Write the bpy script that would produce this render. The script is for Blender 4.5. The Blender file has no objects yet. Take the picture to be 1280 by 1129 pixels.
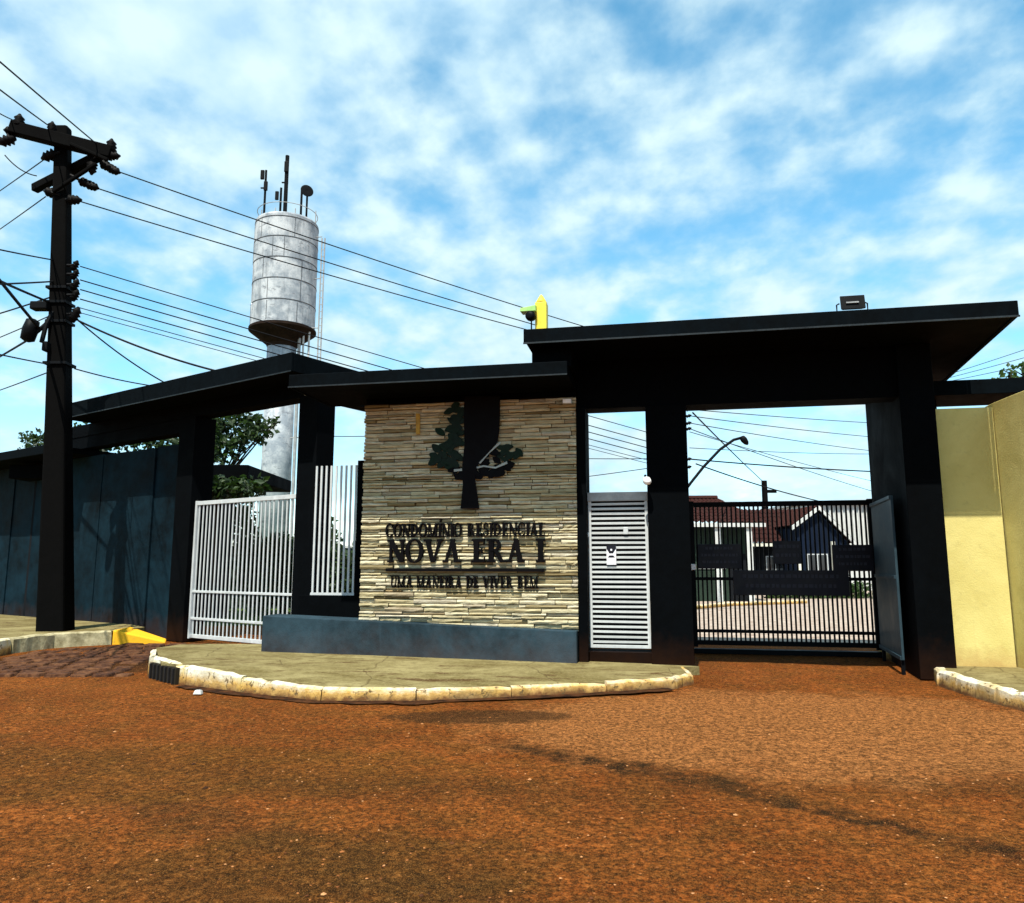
import bpy, math, random
from mathutils import Vector, Matrix
random.seed(7)
S = bpy.context.scene
COL = S.collection
R = math.radians

# ------------------------------------------------------------------ camera
FPX, CX, CY, HC = 950.0, 640.0, 564.5, 1.75
PITCH = math.atan(140 / 950.0)
cam_d = bpy.data.cameras.new('camera')
cam = bpy.data.objects.new('camera', cam_d)
COL.objects.link(cam)
cam.location = (0, 0, HC)
cam.rotation_euler = (R(90) + PITCH, 0, 0)
cam_d.sensor_width = 36
cam_d.sensor_fit = 'HORIZONTAL'
cam_d.lens = 36 * FPX / 1280
cam_d.clip_start = 0.05
cam_d.clip_end = 4000
S.camera = cam

# ------------------------------------------------------------------ sky, sun, exposure
SUN_EL, SUN_X, SUN_Y = R(60.5), -0.28, -0.960        # behind the camera, a little to the left
SKY_STRENGTH, SUN_STRENGTH = 0.15, 4.6
S.view_settings.view_transform = 'Standard'
S.view_settings.look = 'None'
S.view_settings.exposure = 0.85
S.view_settings.gamma = 1.0
S.view_settings.use_curve_mapping = False
W = bpy.data.worlds.new('World')
S.world = W
W.use_nodes = True
wt = W.node_tree
wt.nodes.clear()


def wn(t, **kw):
    n = wt.nodes.new(t)
    for k, v in kw.items():
        setattr(n, k, v)
    return n


def wmath(op, a, b=None, clamp=False):
    n = wn('ShaderNodeMath', operation=op, use_clamp=clamp)
    for i, v in enumerate((a, b)):
        if v is None:
            continue
        if isinstance(v, (int, float)):
            n.inputs[i].default_value = v
        else:
            wt.links.new(v, n.inputs[i])
    return n.outputs[0]


sky = wn('ShaderNodeTexSky')
sky.sky_type = 'NISHITA'
sky.sun_disc = False
sky.sun_elevation = SUN_EL
sky.sun_rotation = math.atan2(SUN_X, SUN_Y)
sky.altitude = 400
sky.air_density = 1.0
sky.dust_density = 0.0
sky.ozone_density = 3.0
tc = wn('ShaderNodeTexCoord')
sep = wn('ShaderNodeSeparateXYZ')
wt.links.new(tc.outputs['Generated'], sep.inputs[0])
zz = wmath('ADD', wmath('MAXIMUM', sep.outputs[2], 0.0), 0.30)
cu = wmath('DIVIDE', sep.outputs[0], zz)
cv = wmath('DIVIDE', sep.outputs[1], zz)
comb = wn('ShaderNodeCombineXYZ')
wt.links.new(cu, comb.inputs[0])
wt.links.new(cv, comb.inputs[1])


def wnoise(scale, detail, rough, off, stretch=(1, 1, 1), rot=0.0, dist=0.0):
    m = wn('ShaderNodeMapping')
    m.inputs['Location'].default_value = off
    m.inputs['Scale'].default_value = stretch
    m.inputs['Rotation'].default_value = (0, 0, rot)
    wt.links.new(comb.outputs[0], m.inputs[0])
    n = wn('ShaderNodeTexNoise')
    n.inputs['Scale'].default_value = scale
    n.inputs['Detail'].default_value = detail
    n.inputs['Roughness'].default_value = rough
    n.inputs['Distortion'].default_value = dist
    wt.links.new(m.outputs[0], n.inputs['Vector'])
    return n.outputs['Fac']


big = wnoise(1.1, 3, 0.5, (2.3, 4.1, 0.0))
mid = wnoise(2.8, 8, 0.6, (5.0, 1.7, 0.0), (1, 1.0, 1), 0.5, 0.1)
puff = wnoise(9.0, 5, 0.5, (1.0, 3.0, 0.0), (1, 0.9, 1), 0.4, 0.0)
cov = wmath('ADD', wmath('ADD', wmath('MULTIPLY', big, 0.55), wmath('MULTIPLY', mid, 0.55)), wmath('MULTIPLY', puff, 0.5))
ramp = wn('ShaderNodeMapRange', interpolation_type='SMOOTHSTEP')
wt.links.new(cov, ramp.inputs['Value'])
ramp.inputs['From Min'].default_value = 0.61
ramp.inputs['From Max'].default_value = 0.92
bg1 = wn('ShaderNodeBackground')
hsv = wn('ShaderNodeHueSaturation')
hsv.inputs['Hue'].default_value = 0.472
hsv.inputs['Saturation'].default_value = 1.15
wt.links.new(sky.outputs[0], hsv.inputs['Color'])
wt.links.new(hsv.outputs[0], bg1.inputs['Color'])
bg1.inputs['Strength'].default_value = SKY_STRENGTH
shade = wn('ShaderNodeMapRange')
wt.links.new(puff, shade.inputs['Value'])
shade.inputs['From Min'].default_value = 0.35
shade.inputs['From Max'].default_value = 0.65
ccol = wn('ShaderNodeMixRGB')
ccol.inputs[1].default_value = (0.50, 0.76, 0.95, 1)
ccol.inputs[2].default_value = (0.74, 0.95, 1.0, 1)
wt.links.new(shade.outputs[0], ccol.inputs[0])
bg2 = wn('ShaderNodeBackground')
wt.links.new(ccol.outputs[0], bg2.inputs['Color'])
bg2.inputs['Strength'].default_value = 0.60
mixw = wn('ShaderNodeMixShader')
wt.links.new(ramp.outputs[0], mixw.inputs[0])
wt.links.new(bg1.outputs[0], mixw.inputs[1])
wt.links.new(bg2.outputs[0], mixw.inputs[2])
wout = wn('ShaderNodeOutputWorld')
wt.links.new(mixw.outputs[0], wout.inputs[0])

sd = bpy.data.lights.new('sun', 'SUN')
sd.energy = SUN_STRENGTH
sd.angle = R(0.5)
sd.color = (1.0, 0.95, 0.84)
sun = bpy.data.objects.new('sun', sd)
COL.objects.link(sun)
sun.location = (0, 0, 30)
to_sun = Vector((SUN_X * math.cos(SUN_EL), SUN_Y * math.cos(SUN_EL), math.sin(SUN_EL)))
sun.rotation_euler = to_sun.to_track_quat('Z', 'Y').to_euler()


# ------------------------------------------------------------------ layout helpers
def at(px, py, y):
    """A point of the place at distance y, from where it stands in the photograph."""
    a = (px - CX) / FPX
    b = (CY - py) / FPX
    d = Vector((a, math.cos(PITCH) - b * math.sin(PITCH), math.sin(PITCH) + b * math.cos(PITCH)))
    t = y / d.y
    return Vector((d.x * t, y, HC + d.z * t))


def onz(px, py, z):
    a = (px - CX) / FPX
    b = (CY - py) / FPX
    d = Vector((a, math.cos(PITCH) - b * math.sin(PITCH), math.sin(PITCH) + b * math.cos(PITCH)))
    t = (z - HC) / d.z
    return Vector((d.x * t, d.y * t, z))


class Frame:
    """s runs along a facade to the right, d comes out of it towards the street."""
    def __init__(self, o, deg):
        a = R(deg)
        self.o = o
        self.rz = -a
        self.u = Vector((math.cos(a), -math.sin(a), 0))
        self.n = Vector((-math.sin(a), -math.cos(a), 0))

    def w(self, s, d, z):
        return Vector((self.o[0], self.o[1], 0)) + self.u * s + self.n * d + Vector((0, 0, z))


FR = Frame((6.39, 11.9), 11)        # gate and sign front
LW = Frame((-4.37, 15.5), 34)       # left wing
WD = Frame((0, 0), 0)               # plain world axes (d = -y)

# ------------------------------------------------------------------ materials
MATS = {}


class NT:
    def __init__(self, name, rough=0.7, spec=0.3, metal=0.0):
        m = bpy.data.materials.new(name)
        m.use_nodes = True
        self.m = m
        self.t = m.node_tree
        self.b = self.t.nodes['Principled BSDF']
        self.b.inputs['Roughness'].default_value = rough
        self.b.inputs['Specular IOR Level'].default_value = spec
        self.b.inputs['Metallic'].default_value = metal
        self.c = self.t.nodes.new('ShaderNodeTexCoord').outputs['Object']
        MATS[name] = m

    def link(self, a, b):
        self.t.links.new(a, b)

    def new(self, t, **kw):
        n = self.t.nodes.new(t)
        for k, v in kw.items():
            setattr(n, k, v)
        return n

    def noise(self, scale, detail=4, rough=0.55, stretch=None, dist=0.0, off=None):
        n = self.new('ShaderNodeTexNoise')
        n.inputs['Scale'].default_value = scale
        n.inputs['Detail'].default_value = detail
        n.inputs['Roughness'].default_value = rough
        n.inputs['Distortion'].default_value = dist
        v = self.c
        if stretch or off:
            mp = self.new('ShaderNodeMapping')
            if stretch:
                mp.inputs['Scale'].default_value = stretch
            if off:
                mp.inputs['Location'].default_value = off
            self.link(v, mp.inputs[0])
            v = mp.outputs[0]
        self.link(v, n.inputs['Vector'])
        return n.outputs['Fac']

    def rng(self, v, a, b, c=0.0, d=1.0, smooth=False):
        n = self.new('ShaderNodeMapRange')
        if smooth:
            n.interpolation_type = 'SMOOTHSTEP'
        self.link(v, n.inputs['Value'])
        for k, x in zip(('From Min', 'From Max', 'To Min', 'To Max'), (a, b, c, d)):
            n.inputs[k].default_value = x
        return n.outputs[0]

    def math(self, op, a, b=None, clamp=False):
        n = self.new('ShaderNodeMath', operation=op, use_clamp=clamp)
        for i, v in enumerate((a, b)):
            if v is None:
                continue
            if isinstance(v, (int, float)):
                n.inputs[i].default_value = v
            else:
                self.link(v, n.inputs[i])
        return n.outputs[0]

    def mix(self, f, a, b, mode='MIX'):
        n = self.new('ShaderNodeMixRGB', blend_type=mode)
        for i, v in enumerate((f, a, b)):
            if isinstance(v, (int, float)):
                n.inputs[i].default_value = v
            elif isinstance(v, tuple):
                n.inputs[i].default_value = (*v, 1)
            else:
                self.link(v, n.inputs[i])
        return n.outputs[0]

    def ramp(self, v, stops):
        n = self.new('ShaderNodeValToRGB')
        e = n.color_ramp.elements
        while len(e) < len(stops):
            e.new(0.5)
        for x, (p, c) in zip(e, stops):
            x.position = p
            x.color = (*c, 1)
        self.link(v, n.inputs[0])
        return n.outputs[0]

    def color(self, c):
        if isinstance(c, tuple):
            self.b.inputs['Base Color'].default_value = (*c, 1)
        else:
            self.link(c, self.b.inputs['Base Color'])

    def rough(self, v):
        self.link(v, self.b.inputs['Roughness'])

    def bump(self, h, strength=0.3, dist=0.02):
        n = self.new('ShaderNodeBump')
        n.inputs['Strength'].default_value = strength
        n.inputs['Distance'].default_value = dist
        self.link(h, n.inputs['Height'])
        self.link(n.outputs[0], self.b.inputs['Normal'])


def paint(name, c, rough=0.6, var=0.35, scale=2.0, spec=0.3, metal=0.0, streak=True, bump=0.1, dust=0.0, dustcol=(0.16, 0.055, 0.016)):
    """Plain paint with blotches, a few drip stains, red dust splashed up from the ground and a slightly rough face."""
    n = NT(name, rough, spec, metal)
    a = n.noise(scale, 6, 0.65, dist=0.5)
    b = n.noise(scale * 7, 4, 0.7)
    f = n.math('ADD', n.math('MULTIPLY', a, 0.7), n.math('MULTIPLY', b, 0.3))
    lo = tuple(x * (1 - var) for x in c)
    hi = tuple(min(1, x * (1 + var * 0.8)) for x in c)
    col = n.mix(n.rng(f, 0.36, 0.64), lo, hi)
    if streak:
        st = n.noise(1.3, 5, 0.7, stretch=(2.6, 2.6, 0.16), dist=0.3)
        col = n.mix(n.rng(st, 0.60, 0.78, 0, 0.5), col, tuple(min(1, x * 1.7 + 0.002) for x in c))
    if dust:
        sx = n.new('ShaderNodeSeparateXYZ')
        n.link(n.new('ShaderNodeNewGeometry').outputs['Position'], sx.inputs[0])
        h = n.math('ADD', sx.outputs[2], n.math('MULTIPLY', n.math('SUBTRACT', n.noise(2.6, 6, 0.7), 0.5), 0.9))
        col = n.mix(n.rng(h, 0.05, 0.65, dust, 0.0), col, dustcol)
    n.color(col)
    n.rough(n.rng(a, 0.3, 0.7, max(0.05, rough - 0.12), min(1, rough + 0.15)))
    if bump:
        n.bump(n.math('ADD', n.noise(60, 4, 0.6), n.noise(6, 3, 0.5)), bump, 0.01)
    return n.m


paint('black_render', (0.0011, 0.0016, 0.0022), 0.8, 0.5, 1.0, 0.03, bump=0.3, dust=0.08)
paint('fascia_paint', (0.0016, 0.0030, 0.0042), 0.8, 0.6, 1.4, 0.03)
paint('highlight_paint', (0.012, 0.018, 0.022), 0.6, 0.7, 3, 0.2)  # lighter tone that paints a thin highlight along the fascia bottoms
paint('navy_wall', (0.0034, 0.0125, 0.0195), 0.75, 0.9, 0.45, 0.05, bump=0.4, dust=0.15)
paint('navy_base', (0.017, 0.034, 0.046), 0.7, 0.55, 0.9, 0.12, bump=0.4, dust=0.14)
paint('black_metal', (0.0025, 0.003, 0.004), 0.6, 0.3, 3, 0.08)
paint('white_metal', (0.46, 0.48, 0.48), 0.4, 0.14, 2.5, 0.4)
paint('grey_metal', (0.30, 0.31, 0.31), 0.45, 0.25, 3, 0.4)
paint('blue_metal', (0.020, 0.042, 0.055), 0.5, 0.35, 0.9, 0.3)
paint('letter_black', (0.0025, 0.002, 0.0025), 0.6, 0.3, 4, 0.06, streak=False)
paint('rubber', (0.006, 0.006, 0.007), 0.7, 0.2, 5, 0.1, streak=False, bump=0)
paint('pole_dark', (0.0016, 0.0015, 0.0015), 0.9, 0.6, 2.0, 0.05)
paint('porcelain', (0.003, 0.0025, 0.0025), 0.6, 0.3, 6, 0.08, streak=False, bump=0)
paint('emblem_green', (0.002, 0.011, 0.0045), 0.6, 0.5, 3, 0.15, streak=False)
paint('emblem_highlight', (0.30, 0.33, 0.31), 0.5, 0.3, 3, 0.3, streak=False)  # pale tone for the highlights painted on the emblem branches
paint('ochre', (0.42, 0.24, 0.03), 0.6, 0.3, 5, 0.3)
paint('lamp_yellow', (0.78, 0.60, 0.05), 0.5, 0.18, 6, 0.3)
paint('lamp_green', (0.30, 0.56, 0.16), 0.5, 0.2, 6, 0.3)
paint('cream_plaster', (0.62, 0.60, 0.50), 0.85, 0.2, 1.5, 0.1)
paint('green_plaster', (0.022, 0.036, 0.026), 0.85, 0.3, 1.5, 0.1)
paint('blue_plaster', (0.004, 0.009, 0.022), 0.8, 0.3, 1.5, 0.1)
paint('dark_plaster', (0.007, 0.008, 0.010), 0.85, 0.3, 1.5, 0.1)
paint('white_plaster', (0.52, 0.53, 0.51), 0.8, 0.15, 1.2, 0.1)
paint('board_dark', (0.004, 0.0045, 0.010), 0.5, 0.35, 4, 0.25, streak=False)
paint('print_grey', (0.025, 0.027, 0.040), 0.5, 0.4, 12, 0.2, streak=False, bump=0)
paint('notice_white', (0.70, 0.70, 0.74), 0.5, 0.15, 12, 0.2, streak=False, bump=0)
paint('bark', (0.045, 0.033, 0.024), 0.95, 0.5, 4, 0.05, bump=0.6)
paint('grate_iron', (0.010, 0.009, 0.009), 0.7, 0.5, 8, 0.2)

n = NT('glass', 0.08, 0.5)
n.color((0.02, 0.025, 0.03))
n = NT('pale_light', 0.25, 0.5)
n.color((0.85, 0.86, 0.86))

# stone strips: one tint for each strip
n = NT('stone_strip', 0.85, 0.15)
oi = n.new('ShaderNodeObjectInfo').outputs['Random']
gi = n.new('ShaderNodeNewGeometry').outputs['Random Per Island']
rnd = n.math('FRACT', n.math('ADD', n.math('MULTIPLY', oi, 7.31), n.math('MULTIPLY', gi, 3.77)))
base = n.ramp(rnd, [(0.0, (0.17, 0.13, 0.06)), (0.14, (0.42, 0.36, 0.21)), (0.45, (0.60, 0.53, 0.33)),
                    (0.78, (0.72, 0.66, 0.47)), (0.93, (0.45, 0.41, 0.32)), (1.0, (0.30, 0.21, 0.10))])
grain = n.noise(14, 6, 0.65, stretch=(0.35, 1, 1.6))
n.color(n.mix(n.rng(grain, 0.3, 0.72), base, n.mix(0.7, base, (0.16, 0.11, 0.045)), 'MIX'))
n.bump(n.noise(35, 6, 0.7, stretch=(0.4, 1, 1.4)), 0.9, 0.02)
n = NT('mortar_dark', 0.95, 0.05)
n.color((0.022, 0.018, 0.012))

# yellow wall
n = NT('yellow_plaster', 0.85, 0.1)
a = n.noise(0.9, 6, 0.65, dist=0.6)
st = n.noise(1.1, 5, 0.7, stretch=(2.4, 2.4, 0.2), dist=0.4)
col = n.mix(n.rng(a, 0.3, 0.7), (0.50, 0.42, 0.14), (0.64, 0.56, 0.22))
col = n.mix(n.rng(st, 0.56, 0.78, 0, 0.55), col, (0.36, 0.31, 0.13))
col = n.mix(n.rng(n.noise(9, 5, 0.75), 0.56, 0.72, 0, 0.3), col, (0.30, 0.25, 0.10))
sx = n.new('ShaderNodeSeparateXYZ')
n.link(n.new('ShaderNodeNewGeometry').outputs['Position'], sx.inputs[0])
h = n.math('ADD', sx.outputs[2], n.math('MULTIPLY', n.math('SUBTRACT', n.noise(3, 6, 0.7), 0.5), 0.8))
col = n.mix(n.rng(h, 0.15, 0.55, 0.55, 0.0), col, (0.36, 0.18, 0.06))
n.color(col)
n.bump(n.math('ADD', n.noise(40, 5, 0.65), n.noise(4, 3, 0.5)), 0.35, 0.015)

# road: red earth over worn asphalt, with a long dark seam and dark patches
n = NT('red_road', 0.95, 0.05)
big_ = n.noise(0.55, 5, 0.6, dist=0.4)
med = n.noise(2.4, 6, 0.65)
fine = n.noise(26, 5, 0.75)
vfine = n.noise(120, 3, 0.85)
c1 = n.mix(n.rng(big_, 0.34, 0.68, smooth=True), (0.30, 0.068, 0.009), (0.48, 0.130, 0.022))
c4 = n.mix(n.rng(med, 0.42, 0.70, 0, 0.75), c1, (0.235, 0.088, 0.015))
sx = n.new('ShaderNodeSeparateXYZ')
n.link(n.c, sx.inputs[0])
X_, Y_ = sx.outputs[0], sx.outputs[1]
wob = n.math('MULTIPLY', n.math('SUBTRACT', n.noise(0.9, 5, 0.6), 0.5), 1.1)


def seam(p, q, wid, amount, col, src):
    dx, dy = q[0] - p[0], q[1] - p[1]
    L = math.hypot(dx, dy)
    nx, ny = -dy / L, dx / L
    dist = n.math('ADD', n.math('ADD', n.math('MULTIPLY', n.math('SUBTRACT', X_, p[0]), nx),
                                n.math('MULTIPLY', n.math('SUBTRACT', Y_, p[1]), ny)), wob)
    along = n.math('ADD', n.math('MULTIPLY', n.math('SUBTRACT', X_, p[0]), dx / L),
                   n.math('MULTIPLY', n.math('SUBTRACT', Y_, p[1]), dy / L))
    m = n.rng(n.math('ABSOLUTE', dist), wid * 0.25, wid, 1, 0, smooth=True)
    m = n.math('MULTIPLY', m, n.rng(along, -0.4, 0.6, smooth=True))
    m = n.math('MULTIPLY', m, n.rng(along, L - 0.5, L + 1.0, 1, 0, smooth=True))
    m = n.math('MULTIPLY', m, n.rng(n.noise(5, 5, 0.7), 0.32, 0.58))
    return n.mix(n.math('MULTIPLY', m, amount), src, col)


def blob(c, rx, ry, amount, col, src, sc=2.5):
    a_ = n.math('DIVIDE', n.math('SUBTRACT', X_, c[0]), rx)
    b_ = n.math('DIVIDE', n.math('SUBTRACT', Y_, c[1]), ry)
    r_ = n.math('ADD', n.math('ADD', n.math('MULTIPLY', a_, a_), n.math('MULTIPLY', b_, b_)),
                n.math('MULTIPLY', n.math('SUBTRACT', n.noise(sc, 5, 0.65), 0.5), 1.6))
    return n.mix(n.rng(r_, 0.5, 1.15, amount, 0, smooth=True), src, col)


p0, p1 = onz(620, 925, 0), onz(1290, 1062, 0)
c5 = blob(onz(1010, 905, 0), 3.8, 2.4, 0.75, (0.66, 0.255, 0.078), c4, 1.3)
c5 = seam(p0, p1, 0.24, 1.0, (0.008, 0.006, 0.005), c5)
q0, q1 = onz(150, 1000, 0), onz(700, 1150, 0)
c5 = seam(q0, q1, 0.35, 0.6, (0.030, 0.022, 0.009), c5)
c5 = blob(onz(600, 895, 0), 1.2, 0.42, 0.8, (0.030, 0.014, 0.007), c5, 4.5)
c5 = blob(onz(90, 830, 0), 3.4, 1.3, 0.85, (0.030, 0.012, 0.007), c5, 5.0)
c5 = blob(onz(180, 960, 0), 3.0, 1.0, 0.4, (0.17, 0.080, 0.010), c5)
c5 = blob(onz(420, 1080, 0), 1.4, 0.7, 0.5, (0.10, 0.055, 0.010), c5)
for t0, t1, am in ((onz(-200, 985, 0), onz(1300, 985, 0), 0.35), (onz(-100, 930, 0), onz(700, 1000, 0), 0.4), (onz(0, 1075, 0), onz(560, 1140, 0), 0.45)):
    c5 = seam(t0, t1, 0.45, am, (0.075, 0.034, 0.008), c5)
grit = n.noise(48, 4, 0.8, off=(7, 3, 1))
coarse = n.noise(13, 5, 0.75, off=(2, 9, 4))
DK = (0.008, 0.004, 0.0015)
c6 = n.mix(n.rng(coarse, 0.40, 0.54, 0.6, 0.0), c5, n.mix(0.8, c5, DK))
c6 = n.mix(n.rng(fine, 0.42, 0.55, 0.85, 0.0), c6, n.mix(0.85, c6, DK))
c6 = n.mix(n.rng(grit, 0.40, 0.52, 0.8, 0.0), c6, n.mix(0.9, c6, DK))
c6 = n.mix(n.rng(vfine, 0.52, 0.66, 0, 0.75), c6, n.mix(0.5, c6, (0.85, 0.38, 0.10), 'ADD'))
c6 = n.mix(n.rng(coarse, 0.56, 0.70, 0, 0.5), c6, n.mix(0.35, c6, (0.75, 0.32, 0.09), 'ADD'))
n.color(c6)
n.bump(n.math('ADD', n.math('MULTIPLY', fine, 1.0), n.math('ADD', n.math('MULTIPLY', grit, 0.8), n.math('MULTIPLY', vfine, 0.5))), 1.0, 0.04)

n = NT('pebble', 0.9, 0.15)
gi = n.new('ShaderNodeNewGeometry').outputs['Random Per Island']
n.color(n.ramp(gi, [(0, (0.03, 0.012, 0.005)), (0.35, (0.14, 0.045, 0.012)), (0.8, (0.30, 0.11, 0.03)), (1.0, (0.42, 0.20, 0.08))]))

# kerb: flaking whitewash over yellow paint and grey concrete, red dirt near the ground
n = NT('kerb_paint', 0.9, 0.1)
a = n.noise(7, 6, 0.7)
b = n.noise(2.2, 5, 0.6)
sx = n.new('ShaderNodeSeparateXYZ')
n.link(n.new('ShaderNodeNewGeometry').outputs['Position'], sx.inputs[0])
zf = n.math('ADD', sx.outputs[2], n.math('MULTIPLY', n.math('SUBTRACT', a, 0.5), 0.22))
col = n.mix(n.rng(b, 0.48, 0.66), (0.66, 0.63, 0.51), (0.58, 0.47, 0.21))
col = n.mix(n.rng(zf, 0.09, 0.19, 0.9, 0.0), col, (0.50, 0.28, 0.055))
col = n.mix(n.rng(zf, 0.01, 0.10, 0.95, 0.0), col, (0.11, 0.045, 0.018))
col = n.mix(n.rng(n.noise(1.7, 5, 0.7, off=(9, 2, 5)), 0.50, 0.66, 0, 0.6), col, (0.26, 0.18, 0.08))
col = n.mix(n.rng(n.noise(11, 6, 0.75, off=(4, 4, 4)), 0.555, 0.61, 0, 0.95), col, (0.10, 0.065, 0.03))
n.color(col)
n.bump(n.math('ADD', a, n.noise(40, 4, 0.6)), 0.5, 0.02)

n = NT('kerb_yellow', 0.85, 0.15)
a = n.noise(8, 6, 0.7)
n.color(n.mix(n.rng(a, 0.6, 0.72, 0, 0.8), (0.80, 0.42, 0.02), (0.30, 0.18, 0.06)))
n.bump(a, 0.4, 0.01)
n = NT('kerb_bare', 0.92, 0.1)
a = n.noise(6, 6, 0.7)
n.color(n.mix(n.rng(a, 0.35, 0.68), (0.20, 0.17, 0.09), (0.50, 0.44, 0.27)))
n.bump(a, 0.5, 0.02)

# sidewalk: cement screed with red dust and dark cracks
n = NT('cement', 0.92, 0.1)
a = n.noise(0.8, 6, 0.7, dist=0.8)
b = n.noise(5, 6, 0.75)
d = n.noise(1.6, 6, 0.7, stretch=(0.45, 1.8, 1), dist=1.2)
e = n.noise(22, 5, 0.75)
col = n.mix(n.rng(a, 0.36, 0.62), (0.115, 0.088, 0.030), (0.245, 0.205, 0.092))
col = n.mix(n.rng(b, 0.48, 0.70, 0, 0.75), col, (0.075, 0.052, 0.018))
col = n.mix(n.rng(d, 0.55, 0.62, 0, 0.9), col, (0.060, 0.028, 0.009))
col = n.mix(n.rng(e, 0.50, 0.68, 0, 0.5), col, (0.30, 0.25, 0.12))
vor = n.new('ShaderNodeTexVoronoi', feature='DISTANCE_TO_EDGE')
vor.inputs['Scale'].default_value = 0.55
wv = n.new('ShaderNodeMixRGB')
wv.inputs[0].default_value = 0.12
nz = n.new('ShaderNodeTexNoise')
nz.inputs['Scale'].default_value = 3.0
n.link(n.c, nz.inputs['Vector'])
n.link(n.c, wv.inputs[1])
n.link(nz.outputs['Color'], wv.inputs[2])
n.link(wv.outputs[0], vor.inputs['Vector'])
col = n.mix(n.rng(vor.outputs['Distance'], 0.001, 0.008, 0.55, 0.0), col, (0.05, 0.03, 0.012))
n.color(col)
n.bump(n.math('ADD', n.noise(45, 5, 0.7), b), 0.6, 0.015)

n = NT('paver_stone', 0.85, 0.2)
oi = n.new('ShaderNodeObjectInfo').outputs['Random']
a = n.noise(9, 6, 0.75)
n.color(n.mix(n.rng(a, 0.42, 0.66), n.mix(oi, (0.022, 0.007, 0.003), (0.055, 0.018, 0.006)), n.mix(oi, (0.085, 0.030, 0.010), (0.17, 0.075, 0.030))))
n.bump(n.noise(24, 5, 0.7), 0.8, 0.03)

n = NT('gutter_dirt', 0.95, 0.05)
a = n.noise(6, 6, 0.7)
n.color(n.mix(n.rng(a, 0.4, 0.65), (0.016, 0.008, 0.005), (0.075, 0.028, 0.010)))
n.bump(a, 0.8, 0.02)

n = NT('inner_paving', 0.9, 0.1)
a = n.noise(3, 6, 0.7)
n.color(n.mix(n.rng(a, 0.35, 0.65), (0.24, 0.17, 0.13), (0.42, 0.35, 0.29)))
n.bump(n.noise(30, 5, 0.7), 0.5, 0.02)

# water tower: whitewashed steel with patched stains
n = NT('tank_white', 0.75, 0.2)
a = n.noise(0.9, 6, 0.7)
b = n.noise(2.0, 6, 0.65, stretch=(1, 1, 0.2))
c = n.noise(1.4, 5, 0.7, stretch=(1, 1, 3.0), off=(3, 1, 7))
col = n.mix(n.rng(a, 0.40, 0.58), (0.24, 0.275, 0.31), (0.47, 0.50, 0.52))
col = n.mix(n.rng(b, 0.52, 0.68, 0, 0.8), col, (0.16, 0.18, 0.20))
col = n.mix(n.rng(c, 0.58, 0.66, 0, 0.8), col, (0.13, 0.14, 0.16))
n.color(col)
n.bump(a, 0.4, 0.05)
paint('tank_seam', (0.10, 0.11, 0.12), 0.8, 0.5, 2, 0.1)
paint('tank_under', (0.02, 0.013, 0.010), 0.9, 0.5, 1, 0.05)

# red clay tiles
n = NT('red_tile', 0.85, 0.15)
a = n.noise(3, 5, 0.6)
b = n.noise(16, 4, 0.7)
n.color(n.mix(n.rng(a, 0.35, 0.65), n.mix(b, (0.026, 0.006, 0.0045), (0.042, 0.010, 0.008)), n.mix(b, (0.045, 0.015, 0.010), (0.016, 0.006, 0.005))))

# leaves
for nm, lo, hi in (('leaf_dark', (0.010, 0.022, 0.009), (0.035, 0.065, 0.020)), ('leaf_mid', (0.016, 0.040, 0.010), (0.05, 0.095, 0.022))):
    n = NT(nm, 0.55, 0.3)
    gi = n.new('ShaderNodeNewGeometry').outputs['Random Per Island']
    n.color(n.mix(gi, lo, hi))
    tr = n.new('ShaderNodeBsdfTranslucent')
    tr.inputs['Color'].default_value = (hi[0] * 1.3, hi[1] * 1.5, hi[2] * 0.8, 1)
    mx = n.new('ShaderNodeMixShader')
    mx.inputs[0].default_value = 0.25
    out = [x for x in n.t.nodes if x.type == 'OUTPUT_MATERIAL'][0]
    n.link(n.b.outputs[0], mx.inputs[1])
    n.link(tr.outputs[0], mx.inputs[2])
    n.link(mx.outputs[0], out.inputs[0])
n = NT('grass', 0.9, 0.1)
a = n.noise(4, 5, 0.7)
n.color(n.mix(a, (0.03, 0.06, 0.012), (0.09, 0.12, 0.03)))


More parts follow.
